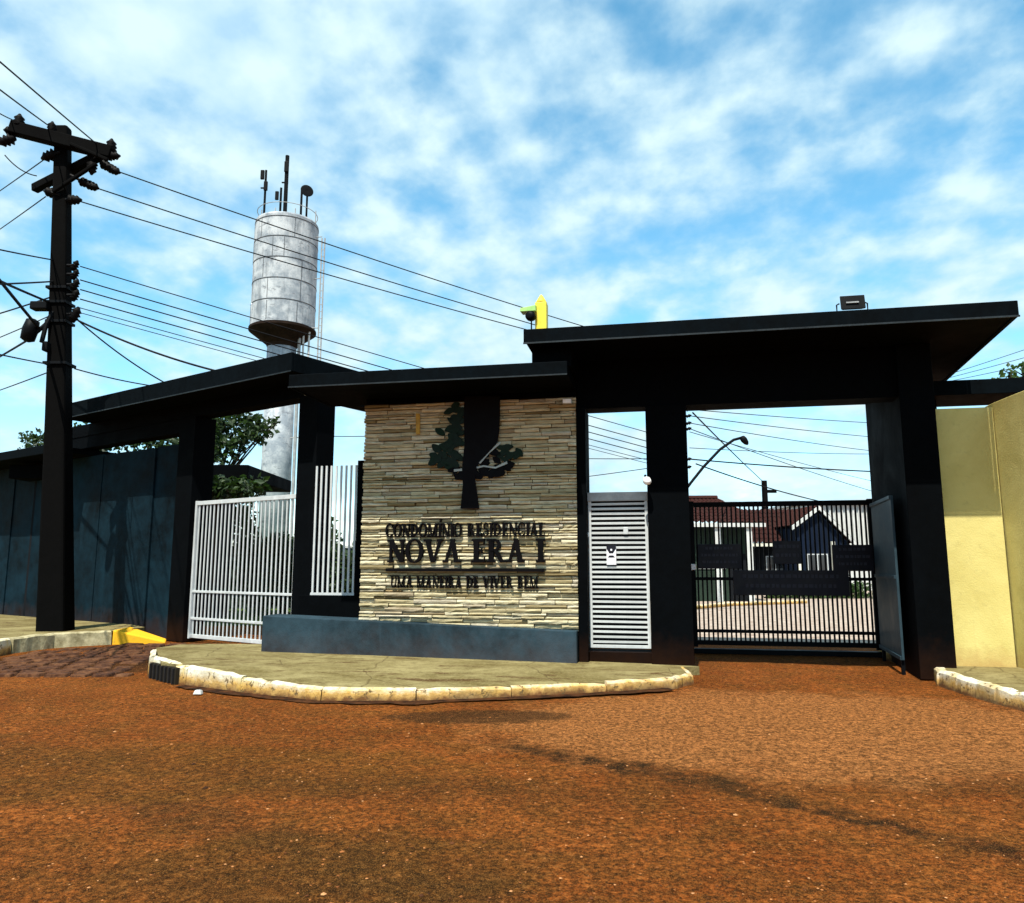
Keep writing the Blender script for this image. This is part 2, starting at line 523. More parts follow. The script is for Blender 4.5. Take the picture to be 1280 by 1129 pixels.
# ------------------------------------------------------------------ mesh helpers
class MB:
    def __init__(self):
        self.v, self.f = [], []

    def add(self, vs, fs):
        k = len(self.v)
        self.v += [tuple(x) for x in vs]
        self.f += [tuple(k + i for i in f) for f in fs]
        return self

    def hexa(self, p):      # 8 points: bottom ring then top ring
        return self.add(p, [(3, 2, 1, 0), (4, 5, 6, 7), (0, 1, 5, 4), (1, 2, 6, 5), (2, 3, 7, 6), (3, 0, 4, 7)])

    def box(self, x0, x1, y0, y1, z0, z1):
        return self.hexa([(x0, y0, z0), (x1, y0, z0), (x1, y1, z0), (x0, y1, z0), (x0, y0, z1), (x1, y0, z1), (x1, y1, z1), (x0, y1, z1)])

    def prism(self, poly, z0, z1):      # polygon in x, y
        m = len(poly)
        vs = [(x, y, z0) for x, y in poly] + [(x, y, z1) for x, y in poly]
        fs = [tuple(range(m - 1, -1, -1)), tuple(range(m, 2 * m))] + [(i, (i + 1) % m, m + (i + 1) % m, m + i) for i in range(m)]
        return self.add(vs, fs)

    def plate(self, poly, y0, y1):      # polygon in x, z standing upright, y0 is the front
        m = len(poly)
        vs = [(x, y0, z) for x, z in poly] + [(x, y1, z) for x, z in poly]
        fs = [tuple(range(m)), tuple(range(2 * m - 1, m - 1, -1))] + [(i, m + i, m + (i + 1) % m, (i + 1) % m) for i in range(m)]
        return self.add(vs, fs)

    def tube(self, pts, radii, k=8, cap=True):
        pts = [Vector(p) for p in pts]
        if not isinstance(radii, (list, tuple)):
            radii = [radii] * len(pts)
        vs, fs = [], []
        up0 = None
        for i, p in enumerate(pts):
            d = (pts[min(i + 1, len(pts) - 1)] - pts[max(i - 1, 0)]).normalized()
            if up0 is None:
                up0 = Vector((0, 0, 1)) if abs(d.z) < 0.9 else Vector((1, 0, 0))
            e1 = d.cross(up0).normalized()
            e2 = e1.cross(d).normalized()
            up0 = e2
            for j in range(k):
                a = 2 * math.pi * j / k
                vs.append(p + (e1 * math.cos(a) + e2 * math.sin(a)) * radii[i])
        for i in range(len(pts) - 1):
            for j in range(k):
                a, b = i * k + j, i * k + (j + 1) % k
                fs.append((a, b, b + k, a + k))
        if cap:
            fs.append(tuple(range(k - 1, -1, -1)))
            fs.append(tuple(range((len(pts) - 1) * k, len(pts) * k)))
        return self.add(vs, fs)

    def lathe(self, c, prof, k=24, axis=None):
        """prof: (radius, height) pairs turned about an axis through c."""
        q = Vector((0, 0, 1)).rotation_difference(Vector(axis).normalized()) if axis else None
        vs, fs = [], []
        for r, h in prof:
            for j in range(k):
                a = 2 * math.pi * j / k
                v = Vector((r * math.cos(a), r * math.sin(a), h))
                if q:
                    v = q @ v
                vs.append(Vector(c) + v)
        for i in range(len(prof) - 1):
            for j in range(k):
                a, b = i * k + j, i * k + (j + 1) % k
                fs.append((a, b, b + k, a + k))
        fs.append(tuple(range(k - 1, -1, -1)))
        fs.append(tuple(range((len(prof) - 1) * k, len(prof) * k)))
        return self.add(vs, fs)

    def mesh(self, name):
        me = bpy.data.meshes.new(name)
        me.from_pydata(self.v, [], self.f)
        me.update()
        return me

    def build(self, name, mat, parent=None, smooth=False, bev=0.0, loc=None):
        return link(name, self.mesh(name), mat, parent, smooth, bev, loc)


def link(name, me, mat, parent=None, smooth=False, bev=0.0, loc=None):
    if mat and not me.materials:
        me.materials.append(MATS[mat])
    if smooth:
        me.polygons.foreach_set('use_smooth', [True] * len(me.polygons))
    o = bpy.data.objects.new(name, me)
    COL.objects.link(o)
    if parent:
        o.parent = parent
    if loc is not None:
        o.location = loc
    if bev:
        m = o.modifiers.new('bevel', 'BEVEL')
        m.width = bev
        m.segments = 2
        m.limit_method = 'ANGLE'
    return o


def tag(o, label=None, cat=None, group=None, kind=None):
    for k, v in (('label', label), ('category', cat), ('group', group), ('kind', kind)):
        if v:
            o[k] = v
    return o


ORG = {}


def thing(name, fr, s, d, z, label, cat, group=None, kind=None):
    """An Empty at the thing's base; its parts are given in facade coordinates."""
    o = bpy.data.objects.new(name, None)
    COL.objects.link(o)
    o.empty_display_size = 0.2
    o.location = fr.w(s, d, z)
    o.rotation_euler = (0, 0, fr.rz)
    ORG[o.name] = (s, d, z)
    tag(o, label, cat, group, kind)
    return o


def lo(root, s, d, z):
    s0, d0, z0 = ORG[root.name]
    return (s - s0, -(d - d0), z - z0)


def box(root, name, s0, s1, d0, d1, z0, z1, mat, bev=0.0, parent=None):
    a, b = lo(root, s0, max(d0, d1), z0), lo(root, s1, min(d0, d1), z1)
    return MB().box(a[0], b[0], a[1], b[1], a[2], b[2]).build(name, mat, parent or root, bev=bev)


def poly(root, name, pts, z0, z1, mat, bev=0.0):
    q = [lo(root, s, d, 0)[:2] for s, d in pts]
    k = ORG[root.name][2]
    return MB().prism(q, z0 - k, z1 - k).build(name, mat, root, bev=bev)


def copies(root, name, me, mat, spots, bev=0.0):
    out = []
    for p in spots:
        out.append(link(name, me, mat, root, bev=bev, loc=p))
    return out


# ------------------------------------------------------------------ ground
def spread(a, b, step, lo_, hi_, grow=1.5):
    xs = []
    x = a
    while x <= b + 1e-6:
        xs.append(x)
        x += step
    st = step
    x = a
    left = []
    while x > lo_:
        st *= grow
        x -= st
        left.append(x)
    st = step
    x = xs[-1]
    while x < hi_:
        st *= grow
        x += st
        xs.append(x)
    return left[::-1] + xs


from mathutils import noise as mn


def ground_z(x, y):
    if not (-14 < x < 14 and 1 < y < 19):
        return 0.0
    f = min(1, (14 - abs(x)) / 2, (19 - y) / 2, (y - 1) / 1)
    v = mn.noise(Vector((x * 0.6, y * 0.6, 0))) * 0.016 + mn.noise(Vector((x * 3.1, y * 3.1, 5))) * 0.006 + mn.noise(Vector((x * 9, y * 9, 9))) * 0.004
    return v * max(0, f) - 0.012 * max(0, f)


gx = spread(-11, 11, 0.07, -900, 900)
gy = spread(2.2, 16, 0.06, -300, 1800)
g = MB()
g.v = [(x, y, ground_z(x, y)) for y in gy for x in gx]
nx = len(gx)
g.f = [(j * nx + i, j * nx + i + 1, (j + 1) * nx + i + 1, (j + 1) * nx + i) for j in range(len(gy) - 1) for i in range(nx - 1)]
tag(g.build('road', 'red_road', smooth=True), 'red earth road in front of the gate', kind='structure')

# paved street inside the gate
tag(MB().prism([(2.2, 17.8), (8.6, 17.0), (22, 34), (24, 58), (-6, 58), (-2, 40)], -0.3, 0.012).build('inner_street', 'inner_paving'),
    'paved street of the houses behind the gate', kind='structure')
tag(MB().prism([(-60, 22), (-6.5, 22), (-3, 40), (-6, 70), (-60, 70)], -0.3, 0.016).build('lawn', 'grass'), 'grass behind the white gate', kind='structure')

# ------------------------------------------------------------------ island pavement and kerbs
kerb_px = [(190, 852, 0.27), (230, 857, 0.27), (300, 866, 0.215), (400, 877, 0.17), (520, 877, 0.155), (640, 872, 0.145), (760, 866, 0.135), (846, 860, 0.135)]
outer = []
for px, py, h in kerb_px:
    q = onz(px, py, 0)
    outer.append((q.x, q.y, h))
outer.append((2.72, 11.62, 0.14))
outer.append((2.80, 12.45, 0.135))
back = [FR.w(-3.45, 0.0, 0), FR.w(-5.0, -0.9, 0), FR.w(-9, -1.0, 0), FR.w(-11.2, -0.9, 0)]
backz = [0.13, 0.16, 0.21, 0.24]
left = [(-6.35, 14.9, 0.25), (-6.35, 13.7, 0.30)]
loop = outer + [(b.x, b.y, z) for b, z in zip(back, backz)] + left
m = MB()
ctr = (-1.2, 12.0, 0.175)
ring = []
for i, (x, y, z) in enumerate(loop):
    v = Vector((ctr[0] - x, ctr[1] - y)).normalized() * (0.12 if i < len(outer) or i >= len(loop) - 2 else 0)
    if i < len(outer) - 2:
        v = Vector((v.x * 0.6, 0.11))
    ring.append((x + v.x, y + v.y, z - 0.012))
vs = [ctr] + [tuple(ctr[i] + (p[i] - ctr[i]) * 0.5 for i in range(3)) for p in ring] + ring + [(x, y, -0.2) for x, y, z in ring]
k = len(ring)
fs = []
for i in range(k):
    j = (i + 1) % k
    fs.append((0, 1 + i, 1 + j))
    fs.append((1 + i, 1 + k + i, 1 + k + j, 1 + j))
    fs.append((1 + k + i, 1 + 2 * k + i, 1 + 2 * k + j, 1 + k + j))
m.add(vs, fs)
tag(m.build('pavement', 'cement'), 'cement pavement in front of the sign wall', kind='structure')


def kerb_run(root, pts, width, mats, step=1.0, jit=0.012):
    """Separate kerb stones along a line of (x, y, height); the road side lies on the right hand."""
    segs = []
    for a, b in zip(pts, pts[1:]):
        L = math.hypot(b[0] - a[0], b[1] - a[1])
        k = max(1, round(L / step))
        for i in range(k):
            f0, f1 = i / k, (i + 1) / k
            segs.append(([a[q] + (b[q] - a[q]) * f0 for q in range(3)], [a[q] + (b[q] - a[q]) * f1 for q in range(3)]))
    dirs = [Vector((b[0] - a[0], b[1] - a[1])).normalized() for a, b in segs]
    for i, (a, b) in enumerate(segs):
        d = dirs[i]
        d0 = (d + dirs[i - 1]).normalized() if i else d
        d1 = (d + dirs[i + 1]).normalized() if i + 1 < len(segs) else d
        gap = 0.007
        j = random.uniform(-jit, jit)
        h0 = a[2] + random.uniform(-jit, jit)
        h1 = b[2] + random.uniform(-jit, jit)
        a2, b2 = Vector(a[:2]) + d * gap, Vector(b[:2]) - d * gap
        n0, n1 = Vector((-d0.y, d0.x)), Vector((-d1.y, d1.x))
        w0, w1 = width / max(0.5, n0.dot(Vector((-d.y, d.x)))), width / max(0.5, n1.dot(Vector((-d.y, d.x))))
        a2 = a2 + n0 * j
        b2 = b2 + n1 * j
        P = [a2, b2, b2 + n1 * w1, a2 + n0 * w0]
        top = [a2 + n0 * 0.03, b2 + n1 * 0.03, b2 + n1 * w1, a2 + n0 * w0]
        mm = MB()
        # three courses along the stone so its faces are a little uneven
        sub = max(3, int((b2 - a2).length / 0.14))
        rows = []
        for t in range(sub + 1):
            f = t / sub
            bump_ = random.uniform(-0.016, 0.016) + (0.03 if random.random() < 0.12 else 0)
            zt = h0 + (h1 - h0) * f + random.uniform(-0.008, 0.008) - (0.02 if random.random() < 0.12 else 0)
            lo_ = P[0].lerp(P[1], f)
            hi_ = top[0].lerp(top[1], f) + n0 * bump_
            bk = top[3].lerp(top[2], f)
            rows.append([(lo_.x, lo_.y, -0.15), (hi_.x, hi_.y, zt - 0.03), (hi_.x + n0.x * 0.035, hi_.y + n0.y * 0.035, zt), (bk.x, bk.y, zt), (bk.x, bk.y, -0.15)])
        k0 = 5
        vs = [v for r in rows for v in r]
        fs = [(t * k0 + q, t * k0 + (q + 1) % k0, (t + 1) * k0 + (q + 1) % k0, (t + 1) * k0 + q) for t in range(sub) for q in range(k0)]
        fs += [tuple(range(k0 - 1, -1, -1)), tuple(range(sub * k0, sub * k0 + k0))]
        mm.add(vs, fs)
        mat = mats[i] if isinstance(mats, list) else mats
        mm.build('kerb_stone', mat, root)


kr = bpy.data.objects.new('island_kerb', None)
COL.objects.link(kr)
tag(kr, 'flaking white and yellow kerb round the pavement below the sign', kind='structure')
kerb_run(kr, [(-6.35, 13.7, 0.28), (-5.75, 12.35, 0.30)] + outer[1:], 0.11, 'kerb_paint', step=1.5)

# storm drain opening with bars in the kerb end
dr = thing('storm_drain', WD, -5.28, -11.62, 0.0, 'black barred storm drain opening in the left end of the kerb', 'drain')
k0_, k1_ = Vector((-5.75, 12.35, 0)), Vector((outer[1][0], outer[1][1], 0))
dv0, dv1 = k0_.lerp(k1_, 0.14), k0_.lerp(k1_, 0.84)
dd = (dv1 - dv0).normalized()
dn = Vector((dd.y, -dd.x, 0))
o_ = Vector((-5.28, 11.62, 0))


def slab_(d0, d1, z0, z1, name, mat):
    q = [dv0 - o_ + dn * d0, dv1 - o_ + dn * d0, dv1 - o_ + dn * d1, dv0 - o_ + dn * d1]
    return MB().prism([(v.x, v.y) for v in q][::-1], z0, z1).build(name, mat, dr)


slab_(-0.02, 0.035, -0.02, 0.225, 'opening', 'mortar_dark')
bme = MB().box(-0.02, 0.02, -0.02, 0.02, 0.0, 0.222).mesh('bar')
for i in range(7):
    p = dv0.lerp(dv1, (i + 0.5) / 7) - o_ + dn * 0.045
    o = link('bar', bme, 'grate_iron', dr, loc=(p.x, p.y, -0.005))
    o.rotation_euler = (0, 0, math.atan2(dd.y, dd.x))

# gutter dirt along the island kerb
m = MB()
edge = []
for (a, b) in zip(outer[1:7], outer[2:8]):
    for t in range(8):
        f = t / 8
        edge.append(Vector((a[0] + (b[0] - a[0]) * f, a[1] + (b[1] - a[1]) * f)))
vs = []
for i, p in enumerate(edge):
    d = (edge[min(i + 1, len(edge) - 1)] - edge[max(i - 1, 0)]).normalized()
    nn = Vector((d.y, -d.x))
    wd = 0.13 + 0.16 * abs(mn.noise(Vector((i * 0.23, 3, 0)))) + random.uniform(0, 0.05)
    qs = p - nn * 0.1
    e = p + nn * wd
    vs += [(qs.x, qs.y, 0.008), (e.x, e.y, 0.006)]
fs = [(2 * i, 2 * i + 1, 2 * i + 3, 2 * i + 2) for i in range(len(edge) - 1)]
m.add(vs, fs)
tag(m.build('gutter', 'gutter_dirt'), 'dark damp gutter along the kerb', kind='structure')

# worn stone setts in front of the white gate
pv = bpy.data.objects.new('driveway', None)
COL.objects.link(pv)
tag(pv, 'worn dark stone setts in front of the white gate', kind='structure')
prs = random.Random(12)
yy = 12.3
while yy < 16.9:
    hgt = prs.uniform(0.26, 0.36)
    xx = -9.55 + prs.uniform(0, 0.3)
    while xx < -5.95:
        wdt = prs.uniform(0.30, 0.52)
        lim_l = -9.6 + max(0, (yy - 15.6) * 0.75)
        lim_r = -6.45 if yy > 13.4 else -5.85 - (yy - 12.3) * 0.5
        if xx > lim_l and xx + wdt < lim_r:
            j = lambda: prs.uniform(-0.03, 0.03)
            hh = prs.uniform(0.008, 0.035)
            g2 = 0.02
            bt = [(xx + g2 + j() * 0.4, yy + g2 + j() * 0.4), (xx + wdt - g2, yy + g2 + j()), (xx + wdt - g2 + j() * 0.4, yy + hgt - g2), (xx + g2, yy + hgt - g2 + j())]
            cxx, cyy = xx + wdt / 2, yy + hgt / 2
            tp = [(cxx + (x - cxx) * 0.8, cyy + (y - cyy) * 0.8) for x, y in bt]
            MB().hexa([(x, y, -0.05) for x, y in bt] + [(x, y, hh + prs.uniform(-0.006, 0.008)) for x, y in tp]).build('paving_stone', 'paver_stone', pv, bev=0.012)
        xx += wdt
    yy += hgt

# pavement and kerb on the right
ra = [(6.42, 11.95, 0.20), (6.19, 11.45, 0.20), (6.12, 10.75, 0.20), (6.10, 10.0, 0.20), (6.17, 9.4, 0.20), (6.6, 8.6, 0.2), (7.6, 7.9, 0.2), (11.0, 7.2, 0.2)]
kr2 = bpy.data.objects.new('side_kerb', None)
COL.objects.link(kr2)
tag(kr2, 'white painted kerb below the yellow wall', kind='structure')
kerb_run(kr2, ra, 0.16, 'kerb_paint')
tag(MB().prism([(x + 0.1, y) for x, y, _ in ra] + [(14, 8), (14, 13.0), (6.8, 13.4)], -0.2, 0.185).build('side_pavement', 'cement'),
    'cement pavement below the yellow wall', kind='structure')
kr4 = bpy.data.objects.new('drive_kerb', None)
COL.objects.link(kr4)
tag(kr4, 'white kerb at the foot of the right gate pier', kind='structure')
kerb_run(kr4, [(7.02, 15.0, 0.16), (6.72, 13.4, 0.16), (6.50, 12.45, 0.16)], 0.13, 'kerb_paint')

# pavement and kerb on the left, ending in a yellow ramp
la = [(-9.2, 9.5, 0.30), (-9.75, 13.2, 0.30), (-9.85, 15.4, 0.30), (-9.6, 16.35, 0.30), (-8.75, 17.05, 0.30)]
kr3 = bpy.data.objects.new('corner_kerb', None)
COL.objects.link(kr3)
tag(kr3, 'white and bare concrete kerb at the foot of the utility pole', kind='structure')
kerb_run(kr3, la[::-1][::-1], 0.18, ['kerb_paint'] * 6 + ['kerb_paint'] * 0 + ['kerb_bare'] * 6)
tag(MB().prism([(x - 0.1, y) for x, y, _ in la] + [(-8.6, 18.2), (-9.2, 18.9), (-20, 26), (-30, 26), (-30, 9.5)], -0.2, 0.275).build('corner_pavement', 'cement'),
    'cement pavement under the utility pole', kind='structure')
yr = MB()
yr.add([(-8.75, 17.05, -0.1), (-7.75, 17.45, -0.1), (-7.95, 17.95, -0.1), (-8.85, 18.0, -0.1), (-8.75, 17.05, 0.31), (-7.75, 17.45, 0.02), (-7.95, 17.95, 0.03), (-8.85, 18.0, 0.31),
        ], [(3, 2, 1, 0), (4, 5, 6, 7), (0, 1, 5, 4), (1, 2, 6, 5), (2, 3, 7, 6), (3, 0, 4, 7)])
tag(yr.build('kerb_ramp', 'kerb_yellow', bev=0.03), 'yellow painted sloping end of the kerb beside the dark pillar', 'kerb ramp')

# ------------------------------------------------------------------ sign wall
sw = thing('sign_wall', FR, -7.3, -0.1, 0.15, 'pale split stone wall bearing the condominium name and a tree emblem', 'sign wall')
box(sw, 'core', -9.22, -5.385, -0.01, -0.32, 0.2, 4.62, 'mortar_dark')
# plinth whose top falls gently to the right
m = MB()


def L3(s, d, z):
    return lo(sw, s, d, z)


m.hexa([L3(-10.97, 0.24, 0.02), L3(-5.39, 0.24, 0.02), L3(-5.39, -0.3, 0.02), L3(-10.97, -0.3, 0.02),
        L3(-10.97, 0.24, 0.835), L3(-5.39, 0.24, 0.655), L3(-5.39, -0.3, 0.655), L3(-10.97, -0.3, 0.835)])
m.build('base', 'navy_base', sw, bev=0.015)
rows = []
z = 0.62
rs = random.Random(3)
while z < 4.6:
    h = rs.choice([0.042, 0.05, 0.056, 0.062, 0.075])
    rows.append((z, min(h, 4.62 - z)))
    z += h
pieces = []
for ri, (z, h) in enumerate(rows):
    s = -9.24 - rs.uniform(0, 0.25)
    while s < -5.375:
        w = rs.uniform(0.34, 0.78)
        a, b = max(s, -9.24), min(s + w, -5.375)
        if b - a > 0.05:
            pieces.append((z, h, a, b, rs.choice([rs.uniform(0.008, 0.03), rs.uniform(0.03, 0.06), rs.uniform(0.045, 0.075)])))
        s += w
rest = MB()
for i, (z, h, a, b, dp) in enumerate(pieces):
    g_ = 0.0055
    p = lo(sw, a + g_, dp, z + g_)
    q = lo(sw, b - g_, -0.02, z + h - g_)
    jt = [rs.uniform(-0.006, 0.006) for _ in range(8)]
    vs = [(p[0], p[1] + jt[0], p[2]), (q[0], p[1] + jt[1], p[2]), (q[0], q[1], p[2]), (p[0], q[1], p[2]),
          (p[0], p[1] + jt[2], q[2]), (q[0], p[1] + jt[3], q[2]), (q[0], q[1], q[2]), (p[0], q[1], q[2])]
    # four front columns make the face split and uneven
    if i < 300:
        nm = MB()
    else:
        nm = rest
    cols = 4
    fv = []
    for c in range(cols + 1):
        f = c / cols
        x = p[0] + (q[0] - p[0]) * f
        jz = rs.uniform(-0.004, 0.004) if 0 < c < cols else 0
        jd0, jd1, jm = rs.uniform(-0.004, 0.006), rs.uniform(-0.004, 0.006), rs.uniform(-0.012, 0.003)
        fv += [(x, q[1], p[2] + jz), (x, p[1] + 0.006 + jd0, p[2] + jz), (x, p[1] + jm, (p[2] + q[2]) / 2), (x, p[1] + 0.006 + jd1, q[2] + jz), (x, q[1], q[2] + jz)]
    fs = [(c * 5 + k, (c + 1) * 5 + k, (c + 1) * 5 + k + 1, c * 5 + k + 1) for c in range(cols) for k in range(4)]
    fs += [(0, 1, 2, 3, 4), tuple(cols * 5 + k for k in (4, 3, 2, 1, 0))]
    nm.add(fv, fs)
    if i < 300:
        nm.build('stone_strip', 'stone_strip', sw)
if rest.v:
    tag(rest.build('upper_stone_strips', 'stone_strip', sw), kind='stuff')


# --- raised serif letters
def qd(x0, x1, w, y0=0.0, y1=1.0):
    return [(x0, y0), (x0 + w, y0), (x1 + w, y1), (x1, y1)]


def rc(x0, x1, y0, y1):
    return [(x0, y0), (x1, y0), (x1, y1), (x0, y1)]


def arc(cx, cy, rx, ry, tx, ty, a0, a1, k=14):
    out = []
    for i in range(k):
        p, q = R(a0 + (a1 - a0) * i / k), R(a0 + (a1 - a0) * (i + 1) / k)
        pts = [(cx + rx * math.cos(p), cy + ry * math.sin(p)), (cx + rx * math.cos(q), cy + ry * math.sin(q)),
               (cx + (rx - tx) * math.cos(q), cy + (ry - ty) * math.sin(q)), (cx + (rx - tx) * math.cos(p), cy + (ry - ty) * math.sin(p))]
        if a1 < a0:
            pts = pts[::-1]
        out.append(pts)
    return out


TK, TN, SF = 0.25, 0.13, 0.10      # thick and thin strokes, serif height


def serif(xc, w, y):
    return rc(xc - w / 2, xc + w / 2, y, y + SF)


def stem(x, w=TK):
    return [rc(x, x + w, 0, 1), serif(x + w / 2, w + 0.2, 0), serif(x + w / 2, w + 0.2, 1 - SF)]


def glyph(ch):
    """(polygons, advance) for a capital one unit tall."""
    if ch == 'I':
        return stem(0.1), 0.4
    if ch == 'Í':
        return stem(0.1) + [qd(0.17, 0.27, 0.13, 1.08, 1.30)], 0.4
    if ch == 'N':
        return [rc(0.12, 0.12 + TN, 0, 1), serif(0.165, 0.29, 0), rc(0.72, 0.72 + TN, 0, 1), serif(0.765, 0.29, 1 - SF), rc(0.0, 0.2, 1 - SF, 1),
                qd(0.64, 0.06, TK)], 0.92
    if ch == 'M':
        return [rc(0.1, 0.1 + TN, 0, 1), serif(0.145, 0.29, 0), rc(0.84, 0.84 + TK, 0, 1), serif(0.94, 0.36, 0), rc(0.86, 1.12, 1 - SF, 1), rc(0.0, 0.2, 1 - SF, 1),
                qd(0.44, 0.08, TK), qd(0.50, 0.88, TN)], 1.16
    if ch == 'V':
        return [qd(0.34, 0.04, 0.22), qd(0.42, 0.74, TN), serif(0.15, 0.36, 1 - SF), serif(0.78, 0.28, 1 - SF)], 0.94
    if ch == 'U':
        return [rc(0.1, 0.1 + TK, 0.32, 1), rc(0.66, 0.66 + TN, 0.32, 1), serif(0.2, 0.4, 1 - SF), serif(0.7, 0.29, 1 - SF)] + arc(0.425, 0.34, 0.325, 0.36, 0.14, 0.10, 180, 360), 0.9
    if ch == 'A':
        return [qd(0.10, 0.42, TN), qd(0.60, 0.36, 0.22), serif(0.14, 0.28, 0), serif(0.73, 0.36, 0), rc(0.22, 0.66, 0.28, 0.36)], 0.95
    if ch == 'E':
        return stem(0.1) + [rc(0.2, 0.66, 0, TN), rc(0.2, 0.64, 1 - TN, 1), rc(0.2, 0.52, 0.47, 0.55), rc(0.60, 0.66, 0, 0.26), rc(0.58, 0.64, 0.76, 1), rc(0.47, 0.52, 0.38, 0.64)], 0.74
    if ch == 'L':
        return stem(0.1) + [rc(0.2, 0.66, 0, TN), rc(0.60, 0.66, 0, 0.26)], 0.72
    if ch == 'O':
        return arc(0.48, 0.5, 0.46, 0.53, 0.20, 0.08, 0, 360, 28), 0.98
    if ch == 'C':
        return arc(0.48, 0.5, 0.46, 0.53, 0.20, 0.08, 50, 310, 24) + [rc(0.74, 0.80, 0.70, 0.98), rc(0.74, 0.80, 0.02, 0.24)], 0.88
    if ch == 'D':
        return stem(0.1) + arc(0.30, 0.5, 0.58, 0.5, 0.20, 0.08, -90, 90, 18) + [rc(0.2, 0.31, 0, 0.08), rc(0.2, 0.31, 0.92, 1)], 0.95
    if ch == 'R':
        return stem(0.1) + arc(0.34, 0.74, 0.36, 0.26, 0.17, 0.075, -90, 90) + [rc(0.2, 0.35, 0.92, 1), rc(0.2, 0.35, 0.48, 0.555), qd(0.66, 0.36, 0.21, 0, 0.50), serif(0.80, 0.30, 0)], 0.95
    if ch == 'B':
        return stem(0.1) + arc(0.34, 0.755, 0.32, 0.245, 0.16, 0.075, -90, 90) + arc(0.34, 0.27, 0.38, 0.27, 0.18, 0.08, -90, 90) + [rc(0.2, 0.35, 0.92, 1), rc(0.2, 0.35, 0.47, 0.545), rc(0.2, 0.35, 0, 0.08)], 0.82
    if ch == 'S':
        return arc(0.36, 0.755, 0.27, 0.265, 0.13, 0.085, 20, 270) + arc(0.36, 0.27, 0.29, 0.28, 0.13, 0.085, 90, -160) + [rc(0.56, 0.62, 0.70, 0.96), rc(0.07, 0.13, 0.04, 0.30)], 0.72
    return [], 0.5


def lettering(text, s0, s1, z0, cap, dep=0.10):
    adv = [(ch, *glyph(ch)) for ch in text]
    tot = sum(a[2] for a in adv)
    kx = (s1 - s0) / tot
    x = 0.0
    for ch, polys, w in adv:
        if polys:
            mb = MB()
            for i, pg in enumerate(polys):
                q = []
                for gx_, gy_ in pg:
                    c = lo(sw, s0 + (x + gx_) * kx, 0, z0 + gy_ * cap)
                    q.append((c[0], c[2]))
                yf = lo(sw, 0, dep, 0)[1] - 0.0006 * i
                mb.plate(q, yf, yf + 0.075)
            mb.build('letter', 'letter_black', sw)
        x += w


lettering('NOVA ERA I', -8.73, -5.94, 1.77, 0.40)
TK, TN, SF = 0.19, 0.10, 0.08
lettering('CONDOMÍNIO RESIDENCIAL', -8.77, -5.92, 2.215, 0.23)
TK, TN, SF = 0.16, 0.08, 0.06
lettering('UMA MANEIRA DE VIVER BEM', -8.66, -6.04, 1.335, 0.20, 0.085)
box(sw, 'underline', -8.74, -5.94, 0.115, 0.03, 1.612, 1.668, 'letter_black')

# --- tree emblem of cut metal plates
m = MB()


def ep(pts, mat, name, d0=0.10, th=0.03):
    q = [(lo(sw, s, 0, z)[0], lo(sw, s, 0, z)[2]) for s, z in pts]
    yf = lo(sw, 0, d0, 0)[1]
    return MB().plate(q, yf, yf + th).build(name, mat, sw)


def sp(px, py):      # place on the wall face seen at a photo position
    a = (px - CX) / FPX
    b = (CY - py) / FPX
    d = Vector((a, math.cos(PITCH) - b * math.sin(PITCH), math.sin(PITCH) + b * math.cos(PITCH)))
    o = FR.w(0, 0.08, 0)
    t = (o.x * FR.n.x + o.y * FR.n.y) / (d.x * FR.n.x + d.y * FR.n.y)
    x = Vector((d.x * t, d.y * t, 0)) - Vector((FR.o[0], FR.o[1], 0))
    return (x.dot(FR.u), HC + d.z * t)


def eshape(px_pts, mat, name, d0, th=0.03):
    return ep([sp(*p) for p in px_pts][::-1], mat, name, d0, th)


# trunk; its broad black top also holds the crown's shade as solid colour
eshape([(576, 636), (579, 605), (578, 585), (581, 555), (580, 520), (581, 496), (625, 496), (625, 520), (624, 540), (622, 553), (608, 568), (597, 583), (594, 600), (597, 620), (599, 636)], 'letter_black', 'trunk', 0.105, 0.035)
rl = random.Random(11)


def leafshape(cx, cy, rx, ry, rot, mat, name, d0):
    pts = []
    for i in range(14):
        a = 2 * math.pi * i / 14
        x = rx * math.cos(a)
        y = ry * math.sin(a) * (1 - 0.35 * abs(math.cos(a))) * (1 + rl.uniform(-0.12, 0.12))
        pts.append((cx + x * math.cos(rot) - y * math.sin(rot), cy + x * math.sin(rot) + y * math.cos(rot)))
    return eshape(pts, mat, name, d0, 0.014)


leaf_spots = []
for cx_, cy_, rx_, ry_, k_, mt in ((556, 572, 17, 17, 24, 'emblem_green'), (561, 544, 17, 16, 22, 'emblem_green'), (570, 520, 10, 14, 14, 'emblem_green'), (574, 590, 11, 7, 8, 'letter_black'),
                                   (610, 591, 17, 6, 13, 'letter_black'), (612, 572, 13, 9, 12, 'letter_black'), (636, 566, 14, 10, 12, 'emblem_green'), (631, 583, 10, 4, 6, 'letter_black')):
    for _ in range(k_):
        a_ = rl.uniform(0, 6.28)
        q_ = rl.random() ** 0.5
        leaf_spots.append((cx_ + rx_ * q_ * math.cos(a_), cy_ + ry_ * q_ * math.sin(a_), mt))
for i, (cx_, cy_, mt) in enumerate(leaf_spots):
    leafshape(cx_, cy_, rl.uniform(4.5, 8), rl.uniform(3.0, 5.0), rl.uniform(-0.9, 0.9), mt, 'leaf', 0.090 + 0.0016 * (i % 9))
eshape([(599, 579), (622, 555), (626, 553), (626, 555), (612, 567), (601, 580)], 'emblem_highlight', 'twig_highlight', 0.115, 0.015)  # pale slivers draw the highlights on the branches
eshape([(596, 584), (605, 582), (620, 584), (634, 577), (635, 580), (620, 586), (605, 584), (597, 586)], 'emblem_highlight', 'twig_highlight', 0.115, 0.015)
